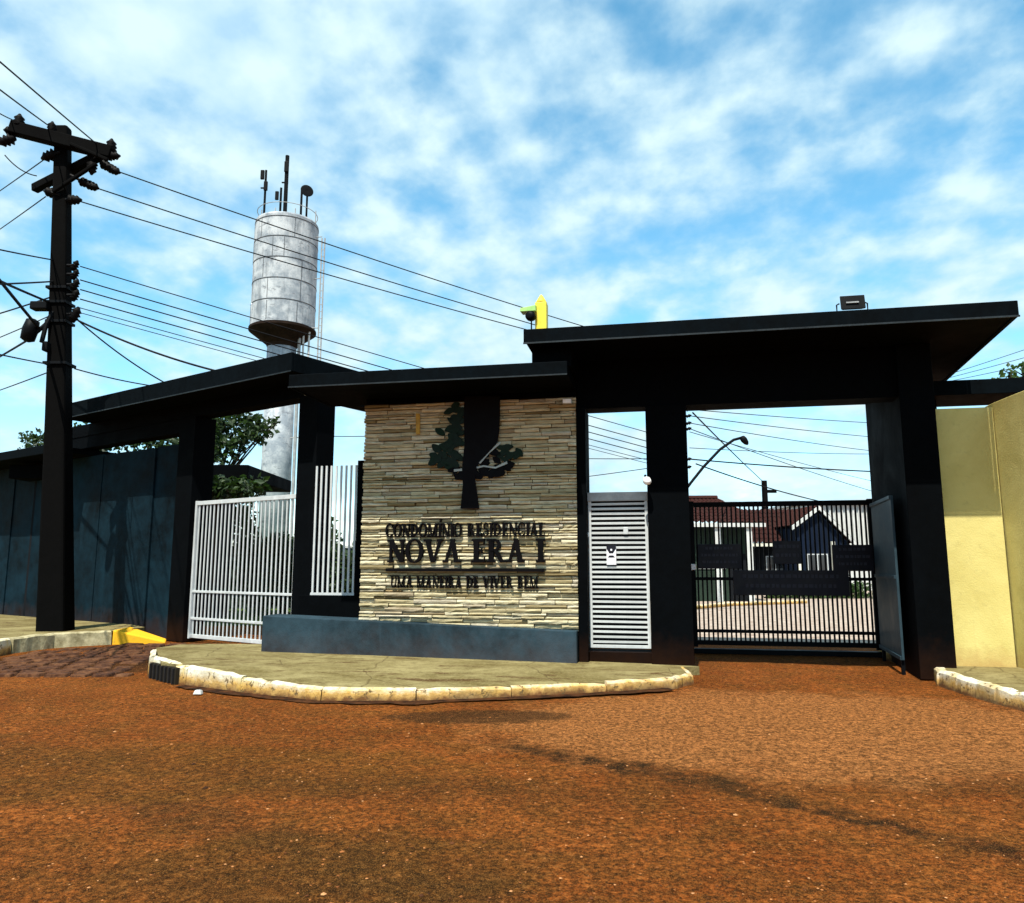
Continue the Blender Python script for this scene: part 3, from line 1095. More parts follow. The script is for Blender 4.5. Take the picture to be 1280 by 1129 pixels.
eshape([(568, 587), (578, 586), (578, 589), (568, 590)], 'emblem_highlight', 'twig_highlight', 0.115, 0.015)
eshape([(520, 517), (525, 517), (525, 543), (520, 543)], 'ochre', 'ochre_strip', 0.09, 0.02)

# ------------------------------------------------------------------ roof over the sign
sc_ = thing('sign_canopy', FR, -8.2, -0.5, 0.2, 'low black flat canopy over the stone sign wall', 'canopy')
box(sc_, 'roof_slab', -10.12, -5.39, 1.19, -0.55, 4.74, 4.9, 'black_render')
box(sc_, 'fascia', -10.14, -5.38, 1.24, 1.195, 4.715, 4.93, 'fascia_paint', 0.01)
box(sc_, 'end_fascia', -10.16, -10.125, 1.19, -0.55, 4.715, 4.93, 'fascia_paint', 0.01)
box(sc_, 'beam', -9.24, -5.38, -0.02, -0.3, 4.64, 4.735, 'black_render')
box(sc_, 'edge_highlight', -10.14, -5.38, 1.262, 1.242, 4.70, 4.722, 'highlight_paint')  # added strip, a painted highlight on the lower fascia edge

# ------------------------------------------------------------------ gate portico
gp = thing('gate_portico', FR, -2, -1, 0.0, 'tall black gate portico with a deep overhanging flat roof', 'portico')
poly(gp, 'roof_slab', [(-6.05, 1.19), (1.06, 1.19), (1.5, -3.2), (-6.05, -3.2)], 5.27, 5.45, 'black_render')
box(gp, 'fascia', -6.08, 1.12, 1.25, 1.195, 5.25, 5.485, 'fascia_paint', 0.012)
m = MB()
m.hexa([lo(gp, 1.065, 1.19, 5.25), lo(gp, 1.12, 1.19, 5.25), lo(gp, 1.56, -3.2, 5.25), lo(gp, 1.505, -3.2, 5.25),
        lo(gp, 1.065, 1.19, 5.485), lo(gp, 1.12, 1.19, 5.485), lo(gp, 1.56, -3.2, 5.485), lo(gp, 1.505, -3.2, 5.485)])
m.build('end_fascia', 'fascia_paint', gp)
box(gp, 'beam', -5.372, 0.34, -0.12, -0.55, 4.42, 5.265, 'black_render')
box(gp, 'beam', -3.5, 0.2, -2.9, -3.2, 4.92, 5.265, 'black_render')
box(gp, 'edge_highlight', -6.08, 1.12, 1.272, 1.252, 5.235, 5.26, 'highlight_paint')  # highlight line under the portico fascia, put in as a lighter strip
box(gp, 'parapet', -6.0, -5.35, 0.9, -0.9, 4.935, 5.265, 'black_render')
box(gp, 'pillar', -4.2, -3.52, -0.03, -0.7, 0.0, 4.415, 'black_render', 0.012)
box(gp, 'pillar', -5.372, -5.22, 0.06, -0.62, 0.0, 4.415, 'black_render', 0.012)
poly(gp, 'pier', [(-0.18, 0.0), (0.34, 0.0), (0.60, -3.2), (0.12, -3.2)], 0.0, 5.265, 'black_render', 0.012)
box(gp, 'gate_post', -3.60, -3.44, -2.85, -3.1, 0.0, 4.915, 'black_metal')
box(gp, 'plinth', -5.3, -4.2, -0.08, -0.6, 0.0, 0.30, 'black_render')

# ------------------------------------------------------------------ white slatted door
dr_ = thing('slatted_door', FR, -4.73, -0.25, 0.3, 'white metal entrance door of horizontal slats beside the stone sign', 'door')
S0, S1, Z0, Z1 = -5.215, -4.205, 0.355, 2.93
box(dr_, 'frame', S0, S0 + 0.05, -0.2, -0.26, Z0, Z1, 'white_metal', 0.004)
box(dr_, 'frame', S1 - 0.05, S1, -0.2, -0.26, Z0, Z1, 'white_metal', 0.004)
box(dr_, 'frame', S0 + 0.05, S1 - 0.05, -0.2, -0.26, Z0, Z0 + 0.05, 'white_metal', 0.004)
box(dr_, 'header', S0 - 0.02, S1 + 0.02, -0.18, -0.30, Z1 - 0.12, Z1 + 0.03, 'grey_metal', 0.004)
sl = MB()
hw = (S1 - S0 - 0.1) / 2
sl.hexa([(-hw, -0.012, -0.019), (hw, -0.012, -0.019), (hw, 0.008, -0.022), (-hw, 0.008, -0.022), (-hw, -0.012, 0.019), (hw, -0.012, 0.019), (hw, 0.012, 0.016), (-hw, 0.012, 0.016)])
sme = sl.mesh('slat')
nsl = 29
for i in range(nsl):
    zc = Z0 + 0.10 + (Z1 - 0.12 - Z0 - 0.15) * i / (nsl - 1)
    c = lo(dr_, (S0 + S1) / 2, -0.225, zc)
    o = link('slat', sme, 'white_metal', dr_, loc=c)
    o.rotation_euler = (R(rl.uniform(-4, 4)), R(rl.uniform(-0.25, 0.25)), 0)
box(dr_, 'back_panel', S0 + 0.05, S1 - 0.05, -0.262, -0.275, Z0 + 0.05, Z1 - 0.12, 'black_metal')
box(dr_, 'lock_case', -4.62, -4.54, -0.18, -0.21, 2.24, 2.36, 'white_metal', 0.006)
box(dr_, 'hinge', S0 - 0.03, S0 + 0.01, -0.17, -0.2, 2.2, 2.28, 'pale_light', 0.004)
nb = thing('notice_plate', FR, -4.83, -0.19, 1.73, 'small black and white notice on the white slatted door', 'notice')
box(nb, 'plate', -4.91, -4.75, -0.186, -0.196, 1.73, 2.06, 'notice_white')
q = lo(nb, 0, -0.184, 0)[1]
MB().plate([(-0.08, 0.33), (-0.08, 0.27), (-0.03, 0.19), (0.03, 0.19), (0.08, 0.27), (0.08, 0.33)][::1], q, q + 0.003).build('dark_print', 'board_dark', nb)
MB().plate([(-0.035, 0.155), (-0.06, 0.12), (0.06, 0.12), (0.035, 0.155)], q, q + 0.003).build('dark_print', 'board_dark', nb)
MB().plate([(0.018 * math.cos(a_ * 0.785), 0.25 + 0.018 * math.sin(a_ * 0.785)) for a_ in range(8)], q - 0.003, q).build('white_dot', 'notice_white', nb)

# ------------------------------------------------------------------ black vehicle gate and its boards
vg = thing('vehicle_gate', FR, -1.65, -3.0, 0.0, 'tall black barred vehicle gate closing the driveway', 'gate')
GL, GR = -3.42, 0.06
for z0, z1 in ((2.88, 2.98), (0.40, 0.46), (0.16, 0.25), (1.42, 1.48)):
    box(vg, 'rail', GL, GR, -2.955, -3.02, z0, z1, 'black_metal', 0.004)
for s in (GL, GR - 0.09):
    box(vg, 'stile', s, s + 0.09, -2.945, -3.03, 0.12, 3.0, 'black_metal', 0.004)
bm_ = MB().box(-0.016, 0.016, -0.016, 0.016, 0, 2.64).mesh('bar')
nb_ = 38
for i in range(nb_):
    s = GL + 0.09 + (GR - GL - 0.18) * (i + 0.5) / nb_
    link('bar', bm_, 'black_metal', vg, loc=lo(vg, s, -2.99, 0.25))
box(vg, 'bottom_track', GL - 0.1, GR + 0.1, -2.9, -3.08, 0.0, 0.09, 'black_metal')
c = box(vg, 'latch', GL - 0.02, GL + 0.10, -2.90, -2.94, 1.62, 1.74, 'pale_light', 0.01)


def board(px0, py0, px1, py1, label, lines, round_=False):
    """A board hung on the street side of the gate bars; the print is too dark and small to read."""
    a = (0, 0)
    pts = []
    for px, py in ((px0, py1), (px1, py0)):
        aa = (px - CX) / FPX
        bb = (CY - py) / FPX
        d = Vector((aa, math.cos(PITCH) - bb * math.sin(PITCH), math.sin(PITCH) + bb * math.cos(PITCH)))
        o = FR.w(0, -2.9, 0)
        t = (o.x * FR.n.x + o.y * FR.n.y) / (d.x * FR.n.x + d.y * FR.n.y)
        x = Vector((d.x * t, d.y * t, 0)) - Vector((FR.o[0], FR.o[1], 0))
        pts.append((x.dot(FR.u), HC + d.z * t))
    (s0, z0), (s1, z1) = pts
    r = thing('gate_board', FR, (s0 + s1) / 2, -2.92, z0, label, 'sign board')
    box(r, 'panel', s0, s1, -2.915, -2.94, z0, z1, 'board_dark', 0.006)
    h = (z1 - z0)
    rr = random.Random(int(px0))
    for i in range(lines):
        zc = z1 - h * (i + 0.8) / (lines + 0.6)
        w = (s1 - s0) * rr.uniform(0.6, 0.86)
        x = (s0 + s1) / 2 - w / 2
        hh = h / (lines + 1) * 0.42
        mb = MB()
        xx = x
        while xx < x + w:
            ww = rr.uniform(0.5, 1.3) * hh
            p, q2 = lo(r, xx, -2.911, zc), lo(r, min(xx + ww, x + w), -2.9145, zc + hh)
            mb.box(p[0], q2[0], p[1], q2[1], p[2], q2[2])
            xx += ww + hh * rr.uniform(0.3, 0.7)
        tag(mb.build('print_line', 'print_grey', r), kind='stuff')
    return r


board(873, 680, 926, 711, 'small dark notice board on the left side of the black gate', 3)
board(967, 676, 1001, 705, 'smallest dark notice board at the middle of the black gate', 2)
board(1042, 681, 1091, 714, 'small dark notice board on the right side of the black gate', 3)
board(917, 713, 1061, 744, 'long dark banner board across the middle of the black gate', 2)

# blue grey metal leaf standing along the inner side of the right pier
mp = thing('side_panel', FR, -0.2, -1.5, 0.0, 'blue grey metal sheet leaf along the inner side of the right gate pier', 'metal panel')
m = MB()
A0, A1 = (-0.11, -0.55), (0.045, -2.45)
m.hexa([lo(mp, A0[0] - 0.16, A0[1], 0.22), lo(mp, A0[0] - 0.12, A0[1], 0.22), lo(mp, A1[0] - 0.10, A1[1], 0.22), lo(mp, A1[0] - 0.14, A1[1], 0.22),
        lo(mp, A0[0] - 0.16, A0[1], 2.86), lo(mp, A0[0] - 0.12, A0[1], 2.86), lo(mp, A1[0] - 0.10, A1[1], 2.86), lo(mp, A1[0] - 0.14, A1[1], 2.86)])
m.build('sheet', 'blue_metal', mp, bev=0.006)
for zc in (0.22, 1.5, 2.80):
    m = MB()
    m.hexa([lo(mp, A0[0] - 0.185, A0[1], zc), lo(mp, A0[0] - 0.165, A0[1], zc), lo(mp, A1[0] - 0.145, A1[1], zc), lo(mp, A1[0] - 0.165, A1[1], zc),
            lo(mp, A0[0] - 0.185, A0[1], zc + 0.06), lo(mp, A0[0] - 0.165, A0[1], zc + 0.06), lo(mp, A1[0] - 0.145, A1[1], zc + 0.06), lo(mp, A1[0] - 0.165, A1[1], zc + 0.06)])
    m.build('rail', 'blue_metal', mp, bev=0.004)
for sd_, dd_ in ((A0[0] - 0.155, A0[1] - 0.08), (A1[0] - 0.135, A1[1] + 0.08)):
    box(mp, 'foot', sd_, sd_ + 0.05, dd_ + 0.03, dd_ - 0.03, -0.02, 0.23, 'black_metal')

# ------------------------------------------------------------------ yellow wall on the right and slab above it
yw = thing('yellow_wall', FR, 1.2, -1.1, 0.1, 'yellow plaster wall right of the gate pier, its upper half in shade', 'wall')
box(yw, 'plaster_face', 0.40, 1.27, -0.28, -0.55, 0.1, 4.23, 'yellow_plaster', 0.01)
y2 = thing('return_wall', FR, 1.9, 0.0, 0.1, 'olive plaster wall at the right edge of the picture, coming towards the street', 'wall')
m = MB()
q = [lo(y2, *p, 0)[:2] for p in ((1.29, -0.62), (1.29, -0.30), (1.34, 0.35), (1.42, 1.1), (1.6, 2.3), (1.95, 2.2), (1.8, 1.0), (1.7, -0.62))]
m.prism(q, 0.0, 4.20)
m.build('plaster_face', 'yellow_plaster', y2, bev=0.01)
m = MB()
ds = thing('dark_slab', FR, 1.6, -1.9, 4.6, 'thin dark slab roof behind the top of the yellow wall', 'slab roof')
box(ds, 'roof_slab', 0.66, 3.6, -1.35, -2.6, 4.70, 4.88, 'black_render', 0.01)
box(ds, 'fascia', 0.66, 3.6, -1.30, -1.345, 4.66, 4.92, 'fascia_paint', 0.006)
box(ds, 'post', 0.8, 1.0, -1.9, -2.1, 0.0, 4.695, 'black_render')

# ------------------------------------------------------------------ left wing
lw = thing('left_canopy', LW, -3.5, 0.0, 0.0, 'black flat roofed canopy over the white gate on dark pillars', 'canopy')
box(lw, 'edge_highlight', -8.5, 0.735, 0.942, 0.922, 5.425, 5.45, 'highlight_paint')  # painted highlight below the left fascia
box(lw, 'roof_slab', -8.45, 0.68, 0.86, -0.9, 5.5, 5.72, 'black_render')
box(lw, 'fascia', -8.5, 0.735, 0.92, 0.865, 5.44, 5.82, 'fascia_paint', 0.012)
box(lw, 'end_fascia', 0.685, 0.735, 0.862, -0.95, 5.44, 5.815, 'fascia_paint', 0.012)
box(lw, 'beam', -9.6, 0.6, 0.02, -0.38, 5.17, 5.495, 'black_render')
box(lw, 'beam', 0.25, 0.6, -0.39, -2.2, 5.10, 5.495, 'black_render')
box(lw, 'pillar', 0.25, 0.6, -1.95, -2.2, 0.0, 5.095, 'black_render')
box(lw, 'pillar', -4.25, -3.62, 0.05, -0.5, 0.0, 5.165, 'black_render', 0.012)
box(lw, 'pillar', -0.02, 0.55, 0.05, -0.42, 0.0, 5.165, 'black_render', 0.012)
box(lw, 'pillar', -9.6, -9.1, -0.37, -0.6, 0.0, 5.165, 'black_render')
box(lw, 'lintel', -9.6, -4.26, 0.0, -0.36, 4.84, 5.165, 'black_render')
box(lw, 'fascia', -16, -8.6, 0.92, 0.865, 4.60, 4.84, 'fascia_paint', 0.012)
box(lw, 'roof_slab', -16, -8.6, 0.86, -1.2, 4.66, 4.80, 'black_render')
# dark blue boundary wall in panels
bw = thing('boundary_wall', LW, -8, -0.2, 0.0, 'dark blue painted boundary wall behind the utility pole', 'wall')
for s0, s1, dz, dd_ in ((-5.5, -4.27, 4.62, -0.18), (-6.7, -5.52, 4.60, -0.14), (-7.98, -6.72, 4.62, -0.17), (-10.4, -8.0, 4.64, -0.16), (-13, -10.42, 4.64, -0.2), (-17, -13.02, 4.64, -0.17)):
    box(bw, 'wall_panel', s0, s1, dd_, -0.36, 0.0, dz, 'navy_wall', 0.006)

# white gate of vertical bars
wg = thing('white_gate', LW, -1.8, -0.1, 0.05, 'white vertical bar gate between the two left pillars', 'gate')
GL, GR = -3.60, -0.04
for z0, z1 in ((3.08, 3.17), (1.10, 1.15), (0.50, 0.55), (0.10, 0.18)):
    box(wg, 'rail', GL, GR, -0.07, -0.13, z0, z1, 'white_metal', 0.004)
for s in (GL, GR - 0.06):
    box(wg, 'stile', s, s + 0.06, -0.06, -0.14, 0.08, 3.18, 'white_metal', 0.004)
bm_ = MB().box(-0.018, 0.018, -0.008, 0.008, 0, 2.92).mesh('bar')
nb_ = 25
for i in range(nb_):
    s = GL + 0.06 + (GR - GL - 0.12) * (i + 0.5) / nb_
    o = link('bar', bm_, 'white_metal', wg, loc=lo(wg, s, -0.10, 0.17))
    o.rotation_euler = (0, R(rl.uniform(-0.12, 0.12)), 0)

# white bar screen left of the stone wall, on a low black wall with a black post
ws = thing('bar_screen', FR, -10.0, -0.85, 0.2, 'narrow white bar screen between dark pillar and stone sign wall', 'screen')
SL, SR, SD = -10.62, -9.72, -0.9
bm_ = MB().box(-0.019, 0.019, -0.012, 0.012, 0, 2.44).mesh('bar')
for i in range(9):
    link('bar', bm_, 'white_metal', ws, loc=lo(ws, SL + 0.04 + (SR - SL - 0.08) * i / 8, SD, 1.2))
box(ws, 'rail', SL, SR, SD + 0.02, SD - 0.02, 1.15, 1.198, 'white_metal', 0.004)
box(ws, 'low_wall', SL - 0.2, SR + 0.30, SD + 0.1, SD - 0.1, 0.1, 1.148, 'black_render')
box(ws, 'post', SR + 0.015, SR + 0.30, SD + 0.08, SD - 0.08, 1.149, 3.72, 'black_render', 0.008)

# ------------------------------------------------------------------ small fittings
def spot_lamp(p, label, cat='lamp', mat='pale_light'):
    r = thing('wall_lamp', WD, p.x, -p.y, p.z, label, cat)
    MB().lathe((0, 0, 0), [(0.02, -0.10), (0.055, -0.09), (0.07, -0.02), (0.05, 0.05), (0.015, 0.07)], 14, (0.2, -1, -0.35)).build('head', mat, r, smooth=True)
    MB().tube([(0, 0.06, 0.02), (0, 0.16, 0.06), (0, 0.2, 0.12)], 0.02, 8).build('bracket', 'black_metal', r)
    return r


spot_lamp(FR.w(-4.19, 0.19, 3.10), 'small white lamp on the pillar right of the slatted door')
spot_lamp(at(383, 491, 15.0), 'small white lamp at the top of the pillar beside the white gate')
box_ = thing('junction_box', FR, -5.5, 0.1, 4.5, 'small white box at the top right corner of the stone wall', 'box')
box(box_, 'case', -5.60, -5.44, 0.14, 0.02, 4.47, 4.56, 'grey_metal', 0.008)
box(box_, 'lid', -5.59, -5.45, 0.155, 0.141, 4.48, 4.55, 'pale_light', 0.004)

# yellow housing with green hood and black lamp on the roof edge
yl = thing('roof_beacon', FR, -5.85, 0.9, 5.45, 'yellow post with green hood and black lamp on the portico roof edge', 'beacon')
poly(yl, 'post', [(-5.93, 1.0), (-5.74, 1.0), (-5.74, 0.8), (-5.93, 0.8)], 5.45, 6.02, 'lamp_yellow', 0.012)
m = MB()
c0 = lo(yl, -5.84, 0.9, 6.02)
m.lathe(c0, [(0.10, 0.0), (0.075, 0.05), (0.035, 0.12), (0.012, 0.15)], 12)
m.build('cap', 'lamp_yellow', yl, smooth=True)
m = MB()
m.hexa([lo(yl, -6.16, 1.12, 5.83), lo(yl, -5.90, 1.12, 5.83), lo(yl, -5.90, 0.85, 5.86), lo(yl, -6.16, 0.85, 5.86),
        lo(yl, -6.16, 1.12, 5.89), lo(yl, -5.90, 1.12, 5.93), lo(yl, -5.90, 0.85, 5.98), lo(yl, -6.16, 0.85, 5.95)])
m.build('hood', 'lamp_green', yl, bev=0.008)
MB().lathe(lo(yl, -5.99, 1.06, 5.76), [(0.02, -0.08), (0.07, -0.07), (0.085, 0.0), (0.075, 0.06), (0.03, 0.075)], 16, (-0.2, -1, -0.1)).build('lamp_head', 'black_metal', yl, smooth=True)
MB().tube([lo(yl, -5.99, 1.0, 5.45), lo(yl, -5.99, 1.0, 5.72)], 0.012, 8).build('stem', 'black_metal', yl)

fl = thing('floodlight', FR, -1.05, 1.0, 5.45, 'square black floodlight on a bracket on the portico roof', 'floodlight')
MB().hexa([lo(fl, -1.22, 1.06, 5.56), lo(fl, -0.86, 1.06, 5.56), lo(fl, -0.90, 0.96, 5.58), lo(fl, -1.18, 0.96, 5.58),
           lo(fl, -1.22, 1.02, 5.79), lo(fl, -0.86, 1.02, 5.79), lo(fl, -0.90, 0.92, 5.77), lo(fl, -1.18, 0.92, 5.77)]).build('housing', 'black_metal', fl, bev=0.012)
MB().tube([lo(fl, -0.86, 0.98, 5.68), lo(fl, -0.82, 0.98, 5.66), lo(fl, -0.82, 0.98, 5.52), lo(fl, -1.04, 0.98, 5.50), lo(fl, -1.26, 0.98, 5.52), lo(fl, -1.26, 0.98, 5.66), lo(fl, -1.22, 0.98, 5.68)], 0.012, 8).build('bracket', 'black_metal', fl)
box(fl, 'foot', -1.09, -0.99, 1.02, 0.94, 5.45, 5.50, 'black_metal')
box(fl, 'label_plate', -1.14, -0.96, 1.068, 1.045, 5.655, 5.675, 'grey_metal')
pn = thing('litter', WD, -4.55, -10.95, 0.0, 'small white scrap lying on the road by the drain', 'litter')
c = onz(248, 868, 0)
pn.location = (c.x, c.y, 0.0)
MB().hexa([(-0.07, -0.03, 0), (0.05, -0.04, 0), (0.06, 0.03, 0), (-0.05, 0.04, 0), (-0.05, -0.02, 0.05), (0.03, -0.03, 0.07), (0.05, 0.02, 0.05), (-0.04, 0.03, 0.06)]).build('scrap', 'white_plaster', pn, bev=0.01)

# ------------------------------------------------------------------ utility pole
pb = Vector((-10.15, 17.3, 0.25))
pt = Vector((-11.02, 17.3, 12.35))
up = thing('utility_pole', WD, pb.x, -pb.y, pb.z, 'tall dark utility pole with crossarms standing at the left kerb', 'utility pole')
V = lambda p: Vector(p) - pb


def polepoint(z):
    f = (z - pb.z) / (pt.z - pb.z)
    return pb.lerp(pt, f)


m = MB()
zs = [0.15, 2.5, 5, 7.5, 10, 12.35]
rr = [0.315, 0.275, 0.235, 0.205, 0.18, 0.16]
prof = []
for i in range(len(zs)):
    c = polepoint(zs[i]) - pb
    r = rr[i]
    prof += [(c.x - r, c.y - r * 0.8, c.z), (c.x + r, c.y - r * 0.8, c.z), (c.x + r, c.y + r * 0.8, c.z), (c.x - r, c.y + r * 0.8, c.z)]
fs = [(3, 2, 1, 0), tuple(range(len(prof) - 4, len(prof)))]
for i in range(len(zs) - 1):
    for j in range(4):
        fs.append((i * 4 + j, i * 4 + (j + 1) % 4, (i + 1) * 4 + (j + 1) % 4, (i + 1) * 4 + j))
m.add(prof, fs)
m.build('shaft', 'pole_dark', up, bev=0.05)


def beam(root, a, b, w, h, name, mat, org):
    a, b = Vector(a) - org, Vector(b) - org
    d = (b - a).normalized()
    e = d.cross(Vector((0, 0, 1))).normalized() * w / 2
    f = e.cross(d).normalized() * h / 2
    return MB().hexa([a - e - f, a + e - f, b + e - f, b - e - f, a - e + f, a + e + f, b + e + f, b - e + f]).build(name, mat, root, bev=0.02)


beam(up, at(14, 160, 16.9), at(140, 192, 17.2), 0.26, 0.30, 'crossarm', 'pole_dark', pb)
beam(up, at(43, 236, 18.0), at(128, 193, 17.1), 0.18, 0.20, 'crossarm', 'pole_dark', pb)
beam(up, at(66, 240, 17.1), at(120, 205, 17.0), 0.08, 0.08, 'brace', 'pole_dark', pb)
beam(up, at(88, 180, 16.95), at(135, 200, 17.0), 0.08, 0.08, 'brace', 'pole_dark', pb)


def insulator(px, py, y, axis=(0, 0, 1), s=1.0):
    c = at(px, py, y) - pb
    pr = [(0.03, -0.16), (0.05, -0.15), (0.06, -0.10), (0.105, -0.08), (0.06, -0.04), (0.10, -0.01), (0.06, 0.03), (0.09, 0.06), (0.05, 0.10), (0.02, 0.15)]
    MB().lathe(c, [(a * s, b * s) for a, b in pr], 12, axis).build('insulator', 'porcelain', up, smooth=True)


for px, py, y, ax, s in [(24, 152, 16.9, (0, 0, 1), 1.3), (13, 164, 16.9, (-1, 0, 0.2), 1.1), (8, 176, 16.9, (-1, 0, -0.4), 1.4), (65, 160, 17.0, (0, 0, 1), 1.1), (139, 183, 17.2, (0, 0, 1), 1.3),
                         (142, 195, 17.2, (1, 0, 0), 1.1), (134, 208, 17.2, (1, 0, -0.6), 1.2), (143, 213, 17.2, (1, 0, -0.5), 1.1), (62, 195, 17.2, (-1, 0, -0.4), 1.4), (64, 241, 17.3, (-1, 0, 0.3), 1.3),
                         (107, 229, 17.2, (1, 0, -0.4), 1.1), (116, 233, 17.2, (1, 0, -0.4), 1.1), (93, 250, 17.2, (1, 0, 0), 1.2), (115, 210, 17.1, (0, 0, -1), 1.2),
                         (94, 332, 17.2, (0.4, 0, 1), 0.9), (94, 343, 17.2, (0.4, 0, 1), 0.9), (94, 356, 17.2, (0.4, 0, 1), 1.0), (94, 369, 17.2, (0.4, 0, 1), 1.0), (94, 393, 17.2, (0.4, 0, 1), 1.3)]:
    insulator(px, py, y, ax, s)
for a_, b_ in (((134, 208), (126, 197)), ((143, 213), (132, 206)), ((107, 229), (88, 219)), ((116, 233), (105, 228)), ((93, 250), (82, 250)), ((62, 195), (76, 190)), ((64, 241), (76, 244)),
                ((8, 176), (18, 164)), ((94, 332), (84, 332)), ((94, 343), (84, 343)), ((94, 356), (84, 356)), ((94, 369), (84, 369)), ((94, 393), (84, 393)), ((65, 160), (66, 168)), ((115, 210), (115, 200))):
    MB().tube([at(*a_, 17.15) - pb, at(*b_, 17.15) - pb], 0.035, 6).build('bolt', 'black_metal', up)
for py in (362, 380, 404, 456):
    c = polepoint(at(80, py, 17.3).z) - pb
    r = 0.24 if py < 430 else 0.265
    MB().box(c.x - r, c.x + r, c.y - r * 0.85, c.y + r * 0.85, c.z - 0.03, c.z + 0.03).build('band', 'black_metal', up)
for (px0, py0, px1, py1, y, nm) in ((40, 378, 62, 388, 17.1, 'splice_case'), (55, 428, 63, 440, 17.1, 'meter_box')):
    a, b = at(px0, py1, y) - pb, at(px1, py0, y) - pb
    MB().box(a.x, b.x, a.y - 0.12, a.y + 0.12, a.z, b.z).build(nm, 'black_metal', up, bev=0.03)
c = at(38, 412, 17.0) - pb
MB().lathe(c, [(0.05, -0.30), (0.15, -0.25), (0.17, 0.0), (0.14, 0.22), (0.05, 0.26)], 12, (0.2, 0, 1)).build('fuse_case', 'black_metal', up, smooth=True)
MB().tube([at(40, 420, 17.0) - pb, at(52, 410, 17.05) - pb, at(66, 398, 17.15) - pb], 0.05, 8).build('bracket', 'black_metal', up)
MB().tube([at(52, 428, 17.0) - pb, at(58, 405, 17.05) - pb, at(66, 390, 17.15) - pb], 0.05, 8).build('bracket', 'black_metal', up)

# second pole, behind the gate pillar, with a street lamp arm
p2b = at(846, 740, 27)
p2b.z = 0
s2 = thing('street_lamp_pole', WD, p2b.x, -27, 0, 'utility pole behind the gate pillar carrying a curved street lamp arm', 'street lamp')
p2t = at(846, 432, 27)
MB().tube([(0, 0, -0.1), (0, 0, p2t.z)], [0.17, 0.11], 10).build('shaft', 'pole_dark', s2, smooth=True)
arm = [at(850, 622, 27), at(864, 603, 27), at(880, 583, 27), at(900, 562, 27), at(917, 550, 27), at(928, 547, 27)]
MB().tube([p - p2b for p in arm], 0.05, 8).build('arm', 'black_metal', s2, smooth=True)
hd = at(930, 550, 27) - p2b
MB().lathe(hd, [(0.03, -0.22), (0.09, -0.14), (0.12, 0.0), (0.10, 0.12), (0.03, 0.16)], 12, (-0.6, 0, 0.8)).build('lamp_head', 'black_metal', s2, smooth=True)
for py in (512, 520, 529, 536, 574, 584):
    c = at(861, py, 27) - p2b
    MB().lathe(c, [(0.02, -0.10), (0.06, -0.08), (0.04, -0.02), (0.07, 0.02), (0.04, 0.06), (0.02, 0.1)], 10, (1, 0, 0.3)).build('insulator', 'porcelain', s2, smooth=True)
p3 = at(958, 660, 62)
s3 = thing('distant_pole', WD, p3.x, -62, 0, 'thin distant utility pole above the red roofs behind the gate', 'utility pole')
t3 = at(957, 601, 62)
MB().tube([(0, 0, -0.1), (0, 0, t3.z)], [0.28, 0.22], 10).build('shaft', 'pole_dark', s3, smooth=True)
MB().box(-0.2, 0.95, -0.1, 0.1, t3.z - 1.0, t3.z - 0.75).build('crossarm', 'pole_dark', s3)
MB().box(-0.2, 0.9, -0.1, 0.1, t3.z - 1.9, t3.z - 1.7).build('crossarm', 'pole_dark', s3)


# ------------------------------------------------------------------ wires
def wire(a, b, sag, r, label, grp, mat='rubber', ext=1.0):
    a, b = Vector(a), Vector(b)
    b = a + (b - a) * ext
    pts = []
    for i in range(21):
        t = i / 20
        p = a.lerp(b, t)
        p.z -= sag * 4 * t * (1 - t)
        pts.append(p)
    o = MB().tube(pts, r, 5).build('wire', mat)
    tag(o, label, 'wire', grp)
    return o


G1 = 'wires from the pole to the gatehouse'
hi = [((146, 214), (660, 381)), ((120, 235), (660, 398)), ((97, 251), (660, 407))]
for (a, b), lab in zip(hi, ('uppermost of the three high wires passing the water tower tank', 'middle one of the three high wires passing the water tower tank', 'lowest of the three high wires passing the water tower tank')):
    pa = at(*a, 17.2)
    pbb = at(*b, 23.3)
    wire(pa, pbb, 0.16, 0.016, lab, G1, ext=1.62)
low = [((100, 333), (515, 458), 'top wire of the low bundle running behind the sign canopy', 0.014), ((100, 350), (470, 462), 'second wire of the low bundle, with a dark splice near the pole', 0.016),
       ((100, 362), (440, 466), 'third wire of the low bundle, with a dark splice near the pole', 0.016), ((100, 374), (400, 462), 'fourth wire of the low bundle running above the left canopy', 0.016),
       ((100, 385), (380, 458), 'fifth, thin wire of the low bundle running above the left canopy', 0.011), ((100, 391), (350, 456), 'sixth, thinnest wire of the low bundle running above the left canopy', 0.010)]
for a, b, lab, r in low:
    wire(at(*a, 17.2), at(850, 552 + 7.5 * (a[1] - 333) / 11.6, 27), 0.05, r, lab, G1)
wire(at(98, 401, 17.2), at(296, 470, 16.9), 0.12, 0.024, 'thick black cable from the pole down to the left canopy roof', G1)
wire(at(98, 401, 17.2), at(216, 484, 18.3), 0.10, 0.018, 'steep black cable from the pole to the canopy edge', G1)
wire(at(93, 461, 17.2), at(185, 480, 19.5), 0.05, 0.016, 'lowest short cable leaving the pole to the right', G1, ext=1.3)
for px, py in ((141, 346), (141, 358), (141, 372), (141, 385)):
    pass
G2 = 'wires leaving the pole towards the left edge'
